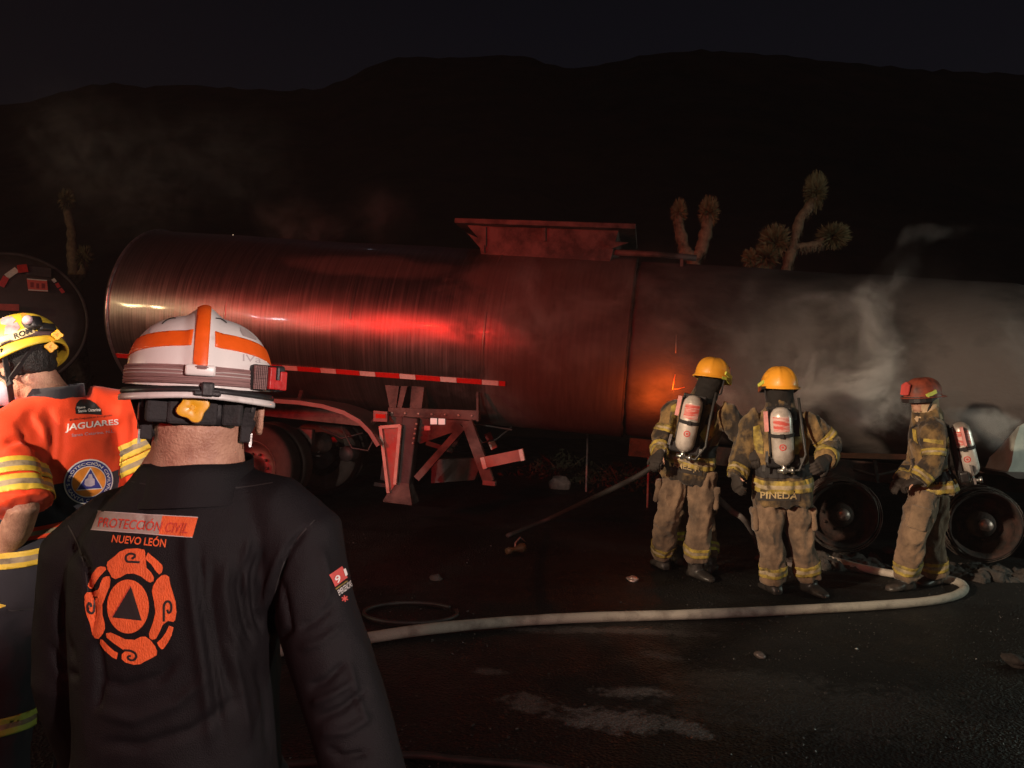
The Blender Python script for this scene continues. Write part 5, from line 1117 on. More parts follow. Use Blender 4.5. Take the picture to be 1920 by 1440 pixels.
def fg_white():
    D = 1.45
    t = thing('person', 'man in white helmet and black civil protection jacket seen from behind', 'person', (-.62, 1.45, 0))
    neck = P(372, 868, 1.45); hd = P(374, 742, 1.455)
    f = V(((hd - CAM).x, (hd - CAM).y, -.02)).normalized(); u = (Z_ + V((.035, 0, 0))).normalized(); u = (u - f * u.dot(f)).normalized(); r = f.cross(u)
    rt = V((1, .06, 0)).normalized(); fw = V((-.06, 1, 0)).normalized()
    shL, shR = P(166, 1040, 1.49), P(556, 1010, 1.46)
    elL, wrL, haL = P(142, 1262, 1.50), P(195, 1480, 1.62), P(215, 1560, 1.68)
    elR, wrR, haR = P(634, 1270, 1.40), P(700, 1500, 1.34), P(706, 1570, 1.36)
    def C(px, py, d=1.45): return P(px, py, d)
    hipc = V((-.63, 1.47, .90))
    # body
    bm = bmesh.new(); add_head(bm, hd, f, u, 1.06, neck - Z_ * .04, .084)
    torso(bm, [(V((-.63, 1.47, z)), rt, fw, a, b, 2.3) for z, a, b in ((.80, .14, .11), (.95, .16, .12), (1.15, .15, .11), (1.32, .17, .11), (1.43, .11, .08), (1.50, .07, .065))])
    for s, e, w_, h, sh in (('L', elL, wrL, haL, shL), ('R', elR, wrR, haR, shR)):
        tube(bm, [sh, e, w_], [.055, .043, .032], 14, round_ends=True); add_hand(bm, w_, h - w_, V((.9 if s == 'L' else -.9, .3, 0)), -1 if s == 'L' else 1)
    for s in (-1, 1):
        tube(bm, [hipc + rt * s * .09 - Z_ * .03, hipc + rt * s * .11 - Z_ * .43 + fw * .02, hipc + rt * s * .12 - Z_ * .82], [.085, .058, .045], 16, round_ends=True); add_foot(bm, hipc + rt * s * .12 - Z_ * .82, (s * .2, 1), .9)
    ob('body', fuse(bm, .009, 3), SKIN, t); add_eyes(hd, f, u, t, 1.06)
    # trousers and boots (below the frame, but he stands on the road)
    bm = bmesh.new(); torso(bm, [(hipc + Z_ * z, rt, fw, a, b, 2.3) for z, a, b in ((-.16, .15, .12), (-.03, .19, .14), (.08, .18, .13))])
    for s in (-1, 1): tube(bm, [hipc + rt * s * .095 - Z_ * .04, hipc + rt * s * .115 - Z_ * .42, hipc + rt * s * .12 - Z_ * .80], [.115, .09, .085], 18)
    tr = fuse(bm, .014, 4); rumple(tr, .012, 5, (1, 1, 1.2), True, 4); ob('trousers', tr, M['darknavy'], t)
    for s in (-1, 1):
        bm = bmesh.new(); a = hipc + rt * s * .12 - Z_ * .8; add_foot(bm, a, (s * .2, 1), 1.2); tube(bm, [V((a.x, a.y, .03)), V((a.x, a.y, .2))], [.065, .075], 16); ob('boot', fuse(bm, .011, 2), M['boot'], t)
    # jacket
    bm = bmesh.new()
    def ring(y, xl, xr, b, d=1.46, e=2.35):
        c = P((xl + xr) / 2, y, d); L_ = (xr - xl) / 2 * d / 1400 * .965; return (c, rt, fw, L_, b, e)
    torso(bm, [ring(1640, 160, 545, .15, 1.46), ring(1540, 158, 535, .152), ring(1440, 155, 528, .15), ring(1330, 150, 522, .148), ring(1230, 145, 522, .147), ring(1130, 140, 532, .146), ring(1050, 142, 548, .142), ring(985, 175, 555, .13), ring(935, 212, 525, .112), ring(895, 252, 488, .098), ring(868, 275, 466, .09)])
    tube(bm, [P(312, 938, 1.47), P(228, 984, 1.48), shL, shL.lerp(elL, .5), elL, elL.lerp(wrL, .5), wrL], [.055, .078, .089, .082, .076, .07, .064], 24)
    tube(bm, [P(430, 922, 1.46), P(505, 958, 1.46), shR, shR.lerp(elR, .5), elR, elR.lerp(wrR, .5), wrR], [.055, .078, .089, .079, .075, .073, .068], 24)
    jk = fuse(bm, .0068, 7, .5)
    rumple(jk, .005, 8, (1, 1, .5), True, 12); rumple(jk, .003, 5, (1, 1, 1), False, 2)
    sculpt(jk, [
      ([(578, 985), (540, 1030), (516, 1090), (508, 1150), (514, 1200)], 6.1, -0.0168), ([(556, 1000), (522, 1050), (500, 1110), (496, 1160)], 6.8, 0.0074),
      ([(492, 1020), (474, 1080), (478, 1140), (492, 1190)], 6.1, -0.0105), ([(462, 1040), (448, 1100), (458, 1160), (478, 1215)], 6.8, -0.0095), ([(520, 1070), (535, 1120), (545, 1180), (520, 1205)], 5.4, -0.0084),
      ([(470, 1000), (455, 1060), (462, 1120)], 6.1, 0.0074), ([(432, 1030), (420, 1100), (432, 1180), (470, 1260)], 8.8, 0.0063), ([(400, 1040), (394, 1120), (410, 1220), (440, 1330)], 8.8, -0.0084),
      ([(350, 960), (352, 1050), (366, 1160), (384, 1280), (398, 1420)], 10.9, 0.0084), ([(372, 1010), (378, 1120), (398, 1240), (420, 1400)], 6.8, -0.0084), ([(430, 1200), (452, 1290), (470, 1400)], 9.5, 0.0074), ([(480, 1240), (500, 1320), (505, 1420)], 8.2, -0.0084),
      ([(180, 1270), (230, 1290), (300, 1270), (340, 1230)], 9.5, -0.0063), ([(170, 1330), (250, 1350), (330, 1320), (400, 1260)], 10.9, 0.0063), ([(175, 1390), (260, 1400), (360, 1370), (460, 1300)], 10.9, -0.0074), ([(180, 1190), (190, 1260), (180, 1340)], 8.2, -0.0084),
      ([(130, 1010), (160, 1060), (175, 1140), (170, 1200)], 6.8, -0.0105), ([(152, 1000), (178, 1050), (190, 1130)], 8.2, 0.0053),
      ([(300, 905), (316, 930), (322, 960)], 5.4, -0.0042), ([(405, 900), (412, 925)], 4.1, -0.0063), ([(250, 930), (268, 960), (272, 1000)], 6.8, -0.0042),
      ([(575, 1290), (610, 1278), (650, 1240)], 6.1, -0.0105), ([(580, 1320), (620, 1305), (668, 1275)], 6.8, 0.0084), ([(590, 1350), (640, 1330), (690, 1290)], 6.8, -0.0115), ([(596, 1375), (650, 1372), (700, 1340)], 8.2, 0.0074), ([(610, 1400), (640, 1420), (700, 1410)], 6.1, -0.0084),
      ([(560, 1180), (590, 1165), (630, 1130)], 6.8, -0.0063), ([(560, 1215), (600, 1205), (645, 1170)], 8.2, 0.0063), ([(600, 1020), (615, 1080), (610, 1140)], 8.2, 0.0053), ([(655, 1240), (668, 1300), (690, 1360)], 5.4, 0.0063),
      ([(110, 1100), (118, 1180), (140, 1240)], 6.8, -0.0074), ([(90, 1200), (120, 1260), (150, 1270)], 6.8, -0.0084)])
    jo = ob('jacket', jk, M['jacket_cloth'], t); tree = bvh_of(jk)
    # stand collar
    bm = bmesh.new(); rr = []
    for z, k, th in ((-.062, 1.22, 0), (-.045, 1.16, 0), (-.01, 1.04, 0), (.012, 1.01, 0), (.012, .97, 0), (-.01, .98, 0), (-.06, 1.1, 0)):
        rr.append([neck + V((.002, .0, .0)) + Z_ * (z + .008 * math.cos(a) + .0 - .010 * math.cos(a) ** 2 + .006 * math.sin(a)) + rt * math.cos(a) * .0985 * k + fw * math.sin(a) * .10 * k for a in [2 * PI * q / 48 for q in range(48)]])
    rings(bm, rr, False); co_ = me_from(bm, 'collar'); rumple(co_, .003, 12, (1, 1, 1), False, 5); ob('collar', co_, M['jacket_cloth'], t)
    # -- embroidery
    ident0 = lambda x, y: (x, y)
    zc = lambda x, y: (140 + x / 4.5, 940 + y / 4.5)
    bar = decal('name_bar', flat([[(205, 88), (745, 119), (712, 281), (148, 240)]], 30), zc, tree, .002, M['greybar'], t)
    decal('bar_end', flat([[(745, 119), (1043, 137), (993, 305), (712, 281)]], 30), zc, tree, .002, M['orange_thread'], bar)
    vs_, fs, _ = text_mesh('PROTECCIÓN CIVIL', .012); mp = quadmap([(228, 118), (985, 168), (950, 275), (205, 218)])
    decal('lettering', (vs_, fs), lambda u, v: zc(*mp(u, v)), tree, .0032, M['red_thread'], bar)
    for (a, b) in (((205, 88), (1043, 137)), ((148, 240), (993, 305))):
        decal('edging', stroke([a, ((a[0] + b[0]) / 2, (a[1] + b[1]) / 2), b], 7), zc, tree, .003, M['greypatch'], bar)
    vs_, fs, _ = text_mesh('NUEVO LEÓN', .02); mp = quadmap([(334, 268), (780, 302), (768, 388), (316, 346)])
    decal('lettering', (vs_, fs), lambda u, v: zc(*mp(u, v)), tree, .0022, M['orange_thread'], t)
    A = [(285, 510), (345, 462), (385, 425), (440, 402), (530, 397), (590, 407), (598, 425), (572, 497), (500, 505), (470, 515), (545, 537), (610, 560), (650, 600), (672, 640), (668, 672), (640, 683), (615, 672), (560, 630), (500, 607), (440, 612), (390, 640), (350, 655), (320, 640), (285, 575), (277, 540)]
    A2 = [(622, 430), (650, 455), (700, 495), (740, 535), (748, 560), (738, 600), (715, 615), (690, 590), (650, 530), (598, 485)]
    B = [(735, 625), (770, 617), (800, 635), (810, 700), (835, 780), (855, 850), (862, 930), (850, 1000), (835, 1015), (790, 1005), (770, 985), (745, 1040), (715, 1110), (690, 1155), (660, 1165), (635, 1150), (630, 1110), (665, 1020), (685, 930), (672, 840), (655, 760), (665, 710), (700, 655)]
    B2 = [(800, 1045), (838, 1060), (820, 1130), (790, 1190), (755, 1240), (735, 1245), (710, 1215), (698, 1190), (740, 1150), (775, 1100)]
    Cc = [(270, 1110), (310, 1103), (370, 1130), (430, 1160), (510, 1165), (560, 1140), (600, 1137), (640, 1165), (680, 1215), (700, 1260), (695, 1295), (650, 1320), (600, 1345), (560, 1370), (500, 1375), (430, 1355), (400, 1325), (402, 1285), (430, 1262), (400, 1240), (330, 1190), (275, 1145)]
    C2_ = [(225, 1160), (245, 1165), (290, 1215), (340, 1260), (370, 1275), (360, 1330), (320, 1310), (260, 1255), (220, 1195)]
    Dd = [(270, 632), (300, 632), (308, 660), (300, 720), (265, 800), (240, 870), (240, 950), (258, 1020), (262, 1070), (240, 1120), (210, 1155), (180, 1150), (155, 1120), (135, 1040), (105, 950), (90, 860), (92, 790), (105, 768), (155, 768), (178, 830), (190, 800), (205, 740), (225, 680), (245, 645)]
    D2 = [(225, 550), (265, 553), (273, 575), (250, 600), (210, 640), (180, 690), (160, 740), (130, 735), (112, 715), (130, 660), (165, 600), (195, 560)]
    em = None
    for pl in (A, A2, B, B2, Cc, C2_, Dd, D2):
        o = decal('emblem_petal' if em else 'emblem', flat([pl], 26), zc, tree, .0020, M['orange_thread'], em or t)
        em = em or o
    ring_ = [(455 + 176 * math.cos(a), 885 + 227 * math.sin(a)) for a in np.linspace(0, 2 * PI, 37)[:-1]]
    decal('emblem_disc', flat([ring_], 26), zc, tree, .0020, M['orange_thread'], em)
    decal('emblem_triangle', flat([[(480, 710), (325, 975), (572, 1003)]], 22), zc, tree, .0032, M['black_print'], em)
    for st in ([(555, 512), (500, 510), (455, 508), (441, 488), (445, 460), (472, 443), (508, 446), (516, 464), (490, 485)], [(757, 1010), (757, 930), (760, 870), (785, 840), (812, 852), (822, 885), (816, 922), (798, 936), (786, 910)],
               [(420, 1250), (480, 1256), (520, 1280), (525, 1312), (498, 1335), (462, 1325), (460, 1304), (482, 1298)], [(180, 800), (170, 880), (165, 925), (145, 942), (122, 922), (118, 880), (126, 858), (140, 872), (142, 890)]):
        decal('emblem_scroll', stroke(st, 19), zc, tree, .0032, M['black_print'], em)
    for st in ([(300, 965), (470, 690), (590, 1010), (320, 985)],):
        decal('emblem_edge', stroke([(325, 975), (480, 710)], 6), zc, tree, .0034, M['red_thread'], em)
    for st in ([(590, 975), (552, 1018), (526, 1072), (512, 1135), (512, 1195)], [(128, 985), (150, 1030), (163, 1090), (168, 1150)], [(240, 902), (300, 912), (372, 917), (450, 914), (512, 905)]):
        decal('seam', stroke(st, 2.2), ident0, tree, .0006, M['black_print'], t)
    # -- emergency number patch on the sleeve
    z2 = lambda x, y: (x / 2.4, 900 + y / 2.4)
    pa = decal('sleeve_patch', flat([[(1480, 427), (1536, 388), (1560, 440), (1505, 482)]], 14), z2, tree, .002, M['redlabel'], t)
    if pa:
        for ch, q in (('9', [(1497, 440), (1519, 424), (1532, 455), (1509, 470)]), ('1', [(1538, 405), (1548, 398), (1558, 428), (1548, 436)])):
            vs_, fs, _ = text_mesh(ch, .02); mp2 = quadmap(q); decal('digit', (vs_, fs), lambda u, v: z2(*mp2(u, v)), tree, .0034, M['white_print'], pa)
        decal('patch_rule', stroke([(1508, 492), (1560, 455)], 6), z2, tree, .002, M['lime'], pa)
        vs_, fs, _ = text_mesh('EMERGENCIAS', .0); mp2 = quadmap([(1516, 497), (1574, 452), (1582, 478), (1524, 522)]); decal('lettering', (vs_, fs), lambda u, v: z2(*mp2(u, v)), tree, .002, M['white_print'], pa)
        for a in (0, 60, 120):
            c, s = math.cos(R(a + 20)) * 15, math.sin(R(a + 20)) * 15; decal('star_mark', stroke([(1548 - c, 535 - s), (1548 + c, 535 + s)], 6), z2, tree, .002, M['redlabel'], pa)
    # -- helmet
    q = P(374, 748, 1.455) + u * .022; bm = bmesh.new()
    dome(bm, q, r, f, u, .1315, .150, .138, 0, .020, 2.5, 120, 40); hm = me_from(bm, 'helmet'); he = ob('helmet', hm, M['white_shell'], t)
    ht = bvh_of(hm); ident = lambda x, y: (x, y)
    n_ = (u + f * .20).normalized()
    ob('orange_stripe', cut_band(hm, q + u * .062, n_, .0155, .0006, lambda p: abs((p - q).dot(r)) > .019, None, .0012), M['orange_stripe'], he)
    ob('orange_stripe', cut_band(hm, q - r * .0025, r, .0110, .0006, lambda p: (p - q).dot(u) > .030, None, .0016), M['orange_stripe'], he)
    bm = bmesh.new(); rr = []                                     # ridge foot
    box(bm, q - f * .156 + u * .031 - r * .002, (.05, .012, .02), Matrix((r, f, u)).transposed(), bev=.004); ob('ridge_foot', bm, M['white_shell'], he)
    ob('elastic_band', cut_band(hm, q + u * .0165, (u + f * .04).normalized(), .0165, .001, None, None, .002), M['elastic'], he)
    for k in range(5):
        b = cut_band(hm, q + u * (.005 + k * .0062), (u + f * .04).normalized(), .0011, .003, None, None, .0012); ob('elastic_rib', b, M['greypatch'] if k in (2, 3) else M['elastic'], he)
    bm = bmesh.new(); rr = []; N = 72
    def rim(fx, dz, lift=1.): return [q + r * math.cos(a) * .1325 * fx + f * math.sin(a) * .151 * fx + u * (dz - .011 * lift * abs(math.cos(a)) ** 1.6) for a in [2 * PI * k / N for k in range(N)]]
    rings(bm, [rim(1.0, .003, .9), rim(1.035, .0, .95), rim(1.045, -.006, 1.), rim(1.02, -.009, 1.)], False); ob('edge_trim', bm, M['blackplastic'], he)
    bm = bmesh.new(); rings(bm, [rim(1.01, -.006), rim(1.06, -.010, 1.1), rim(1.065, -.014, 1.25), rim(1.06, -.018, 1.3), rim(1.02, -.015, 1.1), rim(.96, -.006)], False); ob('brim', bm, M['white_shell'], he)
    bm = bmesh.new(); box(bm, q - f * .160 - u * .002 + r * .012, (.022, .012, .026), Matrix((r, f, u)).transposed(), bev=.004); box(bm, q - f * .161 - u * .009 + r * .012, (.045, .008, .010), Matrix((r, f, u)).transposed(), bev=.003); ob('strap_hook', bm, M['blackplastic'], he, False)
    # goggle buckle at the right side
    rc = (r * .58 - f * .81).normalized(); tc_ = rc.cross(u); B3 = Matrix((tc_, rc, u)).transposed()
    pc = q + r * .112 - f * .098 + u * .026
    bm = bmesh.new(); box(bm, pc, (.070, .020, .048), B3, bev=.008); box(bm, pc + tc_ * -.026 + rc * .006, (.02, .016, .05), B3, bev=.005); gb = ob('goggle_buckle', bm, M['blackplastic'], he, False)
    tr_ = tc_ if tc_.dot(r) > 0 else -tc_
    bm = bmesh.new()
    for (a, b, w_, h_) in ((.004, .0, .014, .042), (.030, -.004, .016, .036), (.017, -.012, .022, .018)): box(bm, pc + tr_ * a + u * b + rc * .0125, (w_, .009, h_), B3, bev=.002)
    ob('buckle_clip', bm, M['clipred'], gb, False)
    bm = bmesh.new()
    for k in range(7): box(bm, pc - tr_ * (.033 - k * .0042) + rc * .0102, (.0018, .004, .044), B3)
    ob('buckle_rib', bm, M['elastic'], gb, False)
    for pl in ([(449, 608), (462, 614), (486, 634), (489, 641), (455, 630), (450, 620)], [(264, 636), (276, 620), (284, 612), (281, 625)]):
        decal('grey_patch', flat([pl], 8), ident, ht, .0012, M['greypatch'], he)
    for st in ([(304, 608), (312, 601), (322, 597), (330, 597)], [(404, 597), (413, 598), (420, 602), (425, 606)]):
        decal('vent_slot', stroke(st, 1.8), ident, ht, .0008, M['black_print'], he)
    vs_, fs, _ = text_mesh('IVa', .0); mp3 = quadmap([(455, 664), (490, 669), (489, 681), (455, 677)]); decal('lettering', (vs_, fs), mp3, ht, .0008, M['faint'], he)
    # nape cradle, ratchet knob and straps
    hc = q - u * .0335
    bm = bmesh.new(); rr = []
    def arc(z, k, a0=-.02, lim=.62): return [hc + r * math.cos(a) * .098 * k - f * (math.sin(a) * .112 * k - .006) + u * z for a in np.linspace(PI * .02, PI * .98, 26)]
    sh = lambda z, k: arc(z, k)
    top, bot = [(.034, .93), (.01, 1.0), (-.016, 1.02), (-.034, 1.0)], None
    grid = [sh(z, k) for z, k in top]
    for j in range(3):
        for i in range(25):
            pass
    outer = [[bm.verts.new(p) for p in g] for g in grid]; inner_ = [[bm.verts.new(p - (p - (hc + u * (p - hc).dot(u))).normalized() * .008) for p in g] for g in grid]
    for g, flip in ((outer, False), (inner_, True)):
        for j in range(3):
            for i in range(25): bm.faces.new((g[j][i], g[j][i + 1], g[j + 1][i + 1], g[j + 1][i]) if not flip else (g[j][i], g[j + 1][i], g[j + 1][i + 1], g[j][i + 1]))
    for i in range(25):
        bm.faces.new((outer[0][i], inner_[0][i], inner_[0][i + 1], outer[0][i + 1])); bm.faces.new((outer[3][i], outer[3][i + 1], inner_[3][i + 1], inner_[3][i]))
    for i in (0, 25):
        for j in range(3): bm.faces.new((outer[j][i], outer[j + 1][i], inner_[j + 1][i], inner_[j][i]))
    npd = me_from(bm, 'nape'); npo = ob('nape_cradle', npd, M['blackplastic'], t)
    bm = bmesh.new(); B4 = Matrix((r, f, u)).transposed(); ell = []
    kc = hc - f * .112 - r * .010 - u * .002; tilt = .35
    box(bm, kc + r * .068 + f * .014 - u * .004, (.036, .02, .056), Matrix.Rotation(-.25, 3, u) @ B4, bev=.006); box(bm, kc - r * .058 + f * .012, (.04, .02, .06), Matrix.Rotation(.25, 3, u) @ B4, bev=.006)
    box(bm, kc + f * .006, (.085, .012, .064), B4, bev=.006); ob('nape_block', bm, M['webbing'], npo, False)
    bm = bmesh.new(); rr = []
    for (k, d) in ((.9, .0), (1., -.004), (1., -.016), (.93, -.021), (.5, -.0225), (.2, -.020), (.16, -.0215), (.001, -.0215)):
        rr.append([kc + f * d + (r * math.cos(a + tilt) + u * math.sin(a + tilt)) * k * (.0255 + .0038 * math.cos(4 * a)) for a in [2 * PI * i / 64 for i in range(64)]])
    rings(bm, rr, False); ob('ratchet_knob', bm, M['yellow_plastic'], npo, autos=40)
    for sg in (-1, 1):                                          # chin straps fork round the ears
        bm = bmesh.new()
        a = q + r * sg * .092 - f * .085 - u * .012; b = hd + r * sg * .086 - f * .055 - u * .066; c = hd + r * sg * .055 + f * .05 - u * .125; e = q + r * sg * .118 + f * .045 - u * .015
        for p_, q_ in ((a, b), (b, c), (e, b)): beam(bm, p_, q_, .006, .020, r * sg)
        box(bm, b, (.02, .016, .036), B4, bev=.003); ob('chin_strap', bm, M['webbing'], t, False)
        bm = bmesh.new(); beam(bm, a - f * .006 + r * sg * .004, a.lerp(b, .4) - f * .006 + r * sg * .004, .002, .004, r); beam(bm, b + r * sg * .010 - f * .006, b + r * sg * .010 - f * .006 - u * .026, .002, .005, r); ob('strap_buckle', bm, M['chrome'], t, False)
    for sg in (-1, 1):
        bm = bmesh.new(); c_ = hd + r * (.110 if sg > 0 else .094) * sg - f * .012 - u * .030; ellipsoid(bm, c_, (.009, .024, .038), B4)
        ept = [c_ + r * sg * .004 - f * .024 * math.cos(a) + u * .037 * math.sin(a) for a in [2 * PI * k / 16 for k in range(17)]]; tube(bm, ept, .0065, 8, False); tube(bm, [c_ - r * sg * .03 + f * .01, c_ + f * .004], [.02, .018], 12); ob('ear', fuse(bm, .004, 2), SKIN, t)
    # short hair at the nape
    bm = bmesh.new(); ellipsoid(bm, hd + u * .028 - f * .008, (.088, .106, .098), B4, 4); hr_ = me_from(bm, 'hair'); rumple(hr_, .003, 40, (1, 1, 1), True, 1); ob('hair', hr_, HAIR, t)
fg_white()

# ================================================================== FOREGROUND: man in orange jersey at far left
def fg_orange():
    f0 = V((-.65, .76, 0)).normalized(); rt = V((.76, .65, 0)).normalized()
    t = thing('person', 'man in orange JAGUARES jersey and yellow helmet at far left edge', 'person', (-1.6, 2.6, 0))
    neck = P(104, 742, 2.58); hd = P(46, 682, 2.55)
    shL, shR = P(12, 808, 2.47), P(238, 772, 2.72)
    elL, wrL, haL = P(44, 955, 2.36), P(8, 1050, 2.52), P(-16, 1090, 2.56)
    elR, wrR, haR = P(266, 905, 2.78), P(215, 1000, 3.0), P(190, 1030, 3.08)
    hipc = P(92, 1085, 2.62)
    hf = V((-.88, .30, -.44)).normalized(); hu = (Z_ + V((-.44, .16, 0))).normalized(); hu = (hu - hf * hu.dot(hf)).normalized(); hr = hf.cross(hu)
    bm = bmesh.new(); add_head(bm, hd, hf, hu, 1.05, neck - Z_ * .03, .066)
    torso(bm, [(hipc.lerp(neck, k), rt, f0, a, b, 2.3) for k, a, b in ((-.15, .14, .1), (0, .16, .11), (.4, .145, .1), (.7, .165, .11), (.88, .15, .085), (1, .07, .065))])
    for s, e, w_, h, sh in (('L', elL, wrL, haL, shL), ('R', elR, wrR, haR, shR)):
        tube(bm, [sh, sh.lerp(e, .5), e, e.lerp(w_, .35), w_], [.055, .05, .046, .048, .031], 18, round_ends=True); add_hand(bm, w_, h - w_, V((-.3, .4, -.9)) if s == 'R' else V((.7, .5, 0)), 1 if s == 'R' else -1)
    for s in (-1, 1):
        k_ = hipc + rt * s * .11 + f0 * .03 - Z_ * .46; a_ = V((hipc.x, hipc.y, 0)) + rt * s * .13 + Z_ * .09
        tube(bm, [hipc + rt * s * .09 - Z_ * .05, k_, a_], [.082, .056, .044], 16, round_ends=True); add_foot(bm, a_, f0, .9)
    ob('body', fuse(bm, .009, 3), SKIN, t); add_eyes(hd, hf, hu, t, 1.05)
    # trousers + boots
    bm = bmesh.new(); torso(bm, [(hipc + Z_ * z, rt, f0, a, b, 2.3) for z, a, b in ((-.16, .15, .12), (-.02, .185, .14), (.10, .175, .13))]); legs = []
    for s in (-1, 1):
        k_ = hipc + rt * s * .115 + f0 * .03 - Z_ * .46; a_ = V((hipc.x, hipc.y, 0)) + rt * s * .13 + Z_ * .12; legs.append((k_, a_))
        tube(bm, [hipc + rt * s * .095 - Z_ * .05, k_, k_.lerp(a_, .5), a_], [.115, .096, .09, .088], 20)
    tr = fuse(bm, .011, 4); rumple(tr, .012, 6, (1, 1, 1.2), True, 14); ob('trousers', tr, M['darknavy'], t)
    c_ = P(50, 1356, 2.55)
    for s, (k_, a_) in zip((-1, 1), legs):
        ax = (k_ - a_).normalized(); c = a_ + ax * ((c_.z - a_.z) / ax.z); o_ = legs[1 if s < 0 else 0]; oc = o_[1] + ax * ((c_.z - a_.z) / ax.z)
        ob('reflective_band', cut_band(tr, c, (ax + V((-.12, 0, 0))).normalized(), .030, .003, lambda p, c=c, oc=oc: (p - c).length < (p - oc).length, (-.3, .3)), [M['hilime'], M['silver']], t)
        bm = bmesh.new(); add_foot(bm, a_, f0, 1.25); tube(bm, [V((a_.x, a_.y, .03)), V((a_.x, a_.y, .22))], [.07, .08], 16); ob('boot', fuse(bm, .011, 2), M['boot'], t)
    # jersey: orange yoke and sleeves, navy below
    bm = bmesh.new()
    torso(bm, [(hipc.lerp(neck, k), rt, f0, a, b, 2.4) for k, a, b in ((-.10, .185, .15), (.05, .19, .15), (.25, .187, .145), (.5, .205, .148), (.68, .215, .145), (.82, .20, .13), (.92, .15, .105), (1.0, .088, .085))])
    tube(bm, [neck.lerp(shL, .45) - Z_ * .02, shL, shL.lerp(elL, .5), elL + (shL - elL) * .02], [.085, .092, .09, .086], 24)
    tube(bm, [neck.lerp(shR, .45) - Z_ * .02, shR, shR.lerp(elR, .5), elR], [.085, .088, .088, .084], 24)
    js = fuse(bm, .009, 6); rumple(js, .006, 7, (1, 1, .8), True, 3)
    sculpt(js, [([(30, 790), (60, 830), (82, 870), (86, 920)], 7, -.014), ([(85, 760), (100, 800), (98, 850), (88, 900)], 9, -.010), ([(60, 775), (80, 800), (92, 850)], 8, .008), ([(5, 830), (40, 822), (75, 838)], 7, -.010), ([(0, 850), (40, 836), (80, 850)], 6, .008),
                ([(120, 780), (118, 840), (108, 900)], 9, -.006), ([(250, 770), (252, 810), (245, 850)], 8, -.010), ([(90, 930), (110, 960), (150, 975)], 10, -.008), ([(60, 915), (40, 925), (0, 930)], 7, -.010), ([(60, 940), (30, 950), (0, 945)], 7, .008)])
    b0, b1 = P(90, 912, 2.45), P(215, 886, 2.6)
    # the colour break is a seam running round the trunk
    bm = bmesh.new(); bm.from_mesh(js); e1 = (b1 - b0).normalized(); nn = e1.cross(f0).normalized(); nn = nn if nn.z > 0 else -nn
    bmesh.ops.bisect_plane(bm, geom=bm.verts[:] + bm.edges[:] + bm.faces[:], plane_co=b0, plane_no=nn)
    def near_arm(p):
        for a, e in ((shL, elL), (shR, elR)):
            d = e - a; k = max(0.02, min(1.05, (p - a).dot(d) / d.dot(d))); 
            if (p - a - d * k).length < .112: return True
        return False
    def on_arm(p):
        d = elL - shL; k = (p - shL).dot(d) / d.dot(d); dl = (p - shL - d * max(0, min(1.1, k))).length
        tr_ = (hipc.lerp(neck, max(0, min(1, (p - hipc).dot(neck - hipc) / (neck - hipc).length_squared)))); dt = abs((p - tr_).dot(rt)) - .19
        d2 = elR - shR; k2 = (p - shR).dot(d2) / d2.dot(d2); dr = (p - shR - d2 * max(0, min(1.1, k2))).length
        return (dl < .105 and (p - tr_).dot(rt) < -.08 or dl < .09) or (dr < .105 and (p - tr_).dot(rt) > .13)
    for fc in bm.faces:
        p = fc.calc_center_median(); fc.material_index = 1 if (p - b0).dot(nn) < 0 and not on_arm(p) else 0
    bm.to_mesh(js); bm.free(); js.shade_smooth(); ob('jersey', js, [M['orange'], M['darknavy']], t); tree = bvh_of(js)
    for c, hw_ in ((.50, .026), (.71, .026)):
        p = shL.lerp(elL, c + .08); ax = ((elL - shL).normalized() + V((-.18, 0, .0))).normalized()
        ob('reflective_band', cut_band(js, p, ax, hw_, .003, lambda q: (q - p).length < .135 and on_arm(q), (-.34, .34)), [M['hilime_warm'], M['silver']], t)
        p2 = shR.lerp(elR, c - .04); ax2 = ((elR - shR).normalized() + V((.25, 0, .1))).normalized()
        ob('reflective_band', cut_band(js, p2, ax2, hw_, .003, lambda q: (q - p2).length < .135 and on_arm(q), (-.34, .34)), [M['hilime_warm'], M['silver']], t)
    w_ = lambda p: not on_arm(p) and abs((p - hipc).dot(rt)) < .24
    ob('waist_stripe', cut_band(js, P(80, 992, 2.5), nn, .020, .003, w_, (-.35, .35)), [M['orange'], M['silver']], t)
    ob('reflective_band', cut_band(js, P(60, 1038, 2.5), nn, .026, .003, w_, (-.34, .34)), [M['hilime_warm'], M['silver']], t)
    # collar
    bm = bmesh.new(); rr = []; cz = (neck - hipc).normalized()
    for z, k in ((-.05, 1.05), (-.03, 1.06), (.022, .98), (.034, .96), (.032, .91), (-.03, .98)):
        rr.append([neck + cz * (z + .012 * math.cos(a)) + rt * math.cos(a) * .088 * k + f0 * math.sin(a) * .088 * k for a in [2 * PI * i / 40 for i in range(40)]])
    rings(bm, rr, False); ob('collar', bm, M['darknavy'], t)
    # prints
    z4 = lambda x, y: (x / 4.237, 720 + y / 4.237)
    lo = decal('back_logo', flat([[(600, 238), (596, 195), (606, 155), (630, 128), (670, 123), (715, 130), (755, 152), (785, 185), (803, 215), (806, 246), (700, 240)]], 20), z4, tree, .002, M['black_print'], t)
    for txt, qd in (('Nueva', [(607, 180), (672, 176), (674, 194), (609, 200)]), ('Santa Catarina', [(616, 206), (798, 190), (800, 214), (620, 228)])):
        vs_, fs, _ = text_mesh(txt, .015); m_ = quadmap(qd); decal('lettering', (vs_, fs), lambda u, v: z4(*m_(u, v)), tree, .0032, M['white_print'], lo)
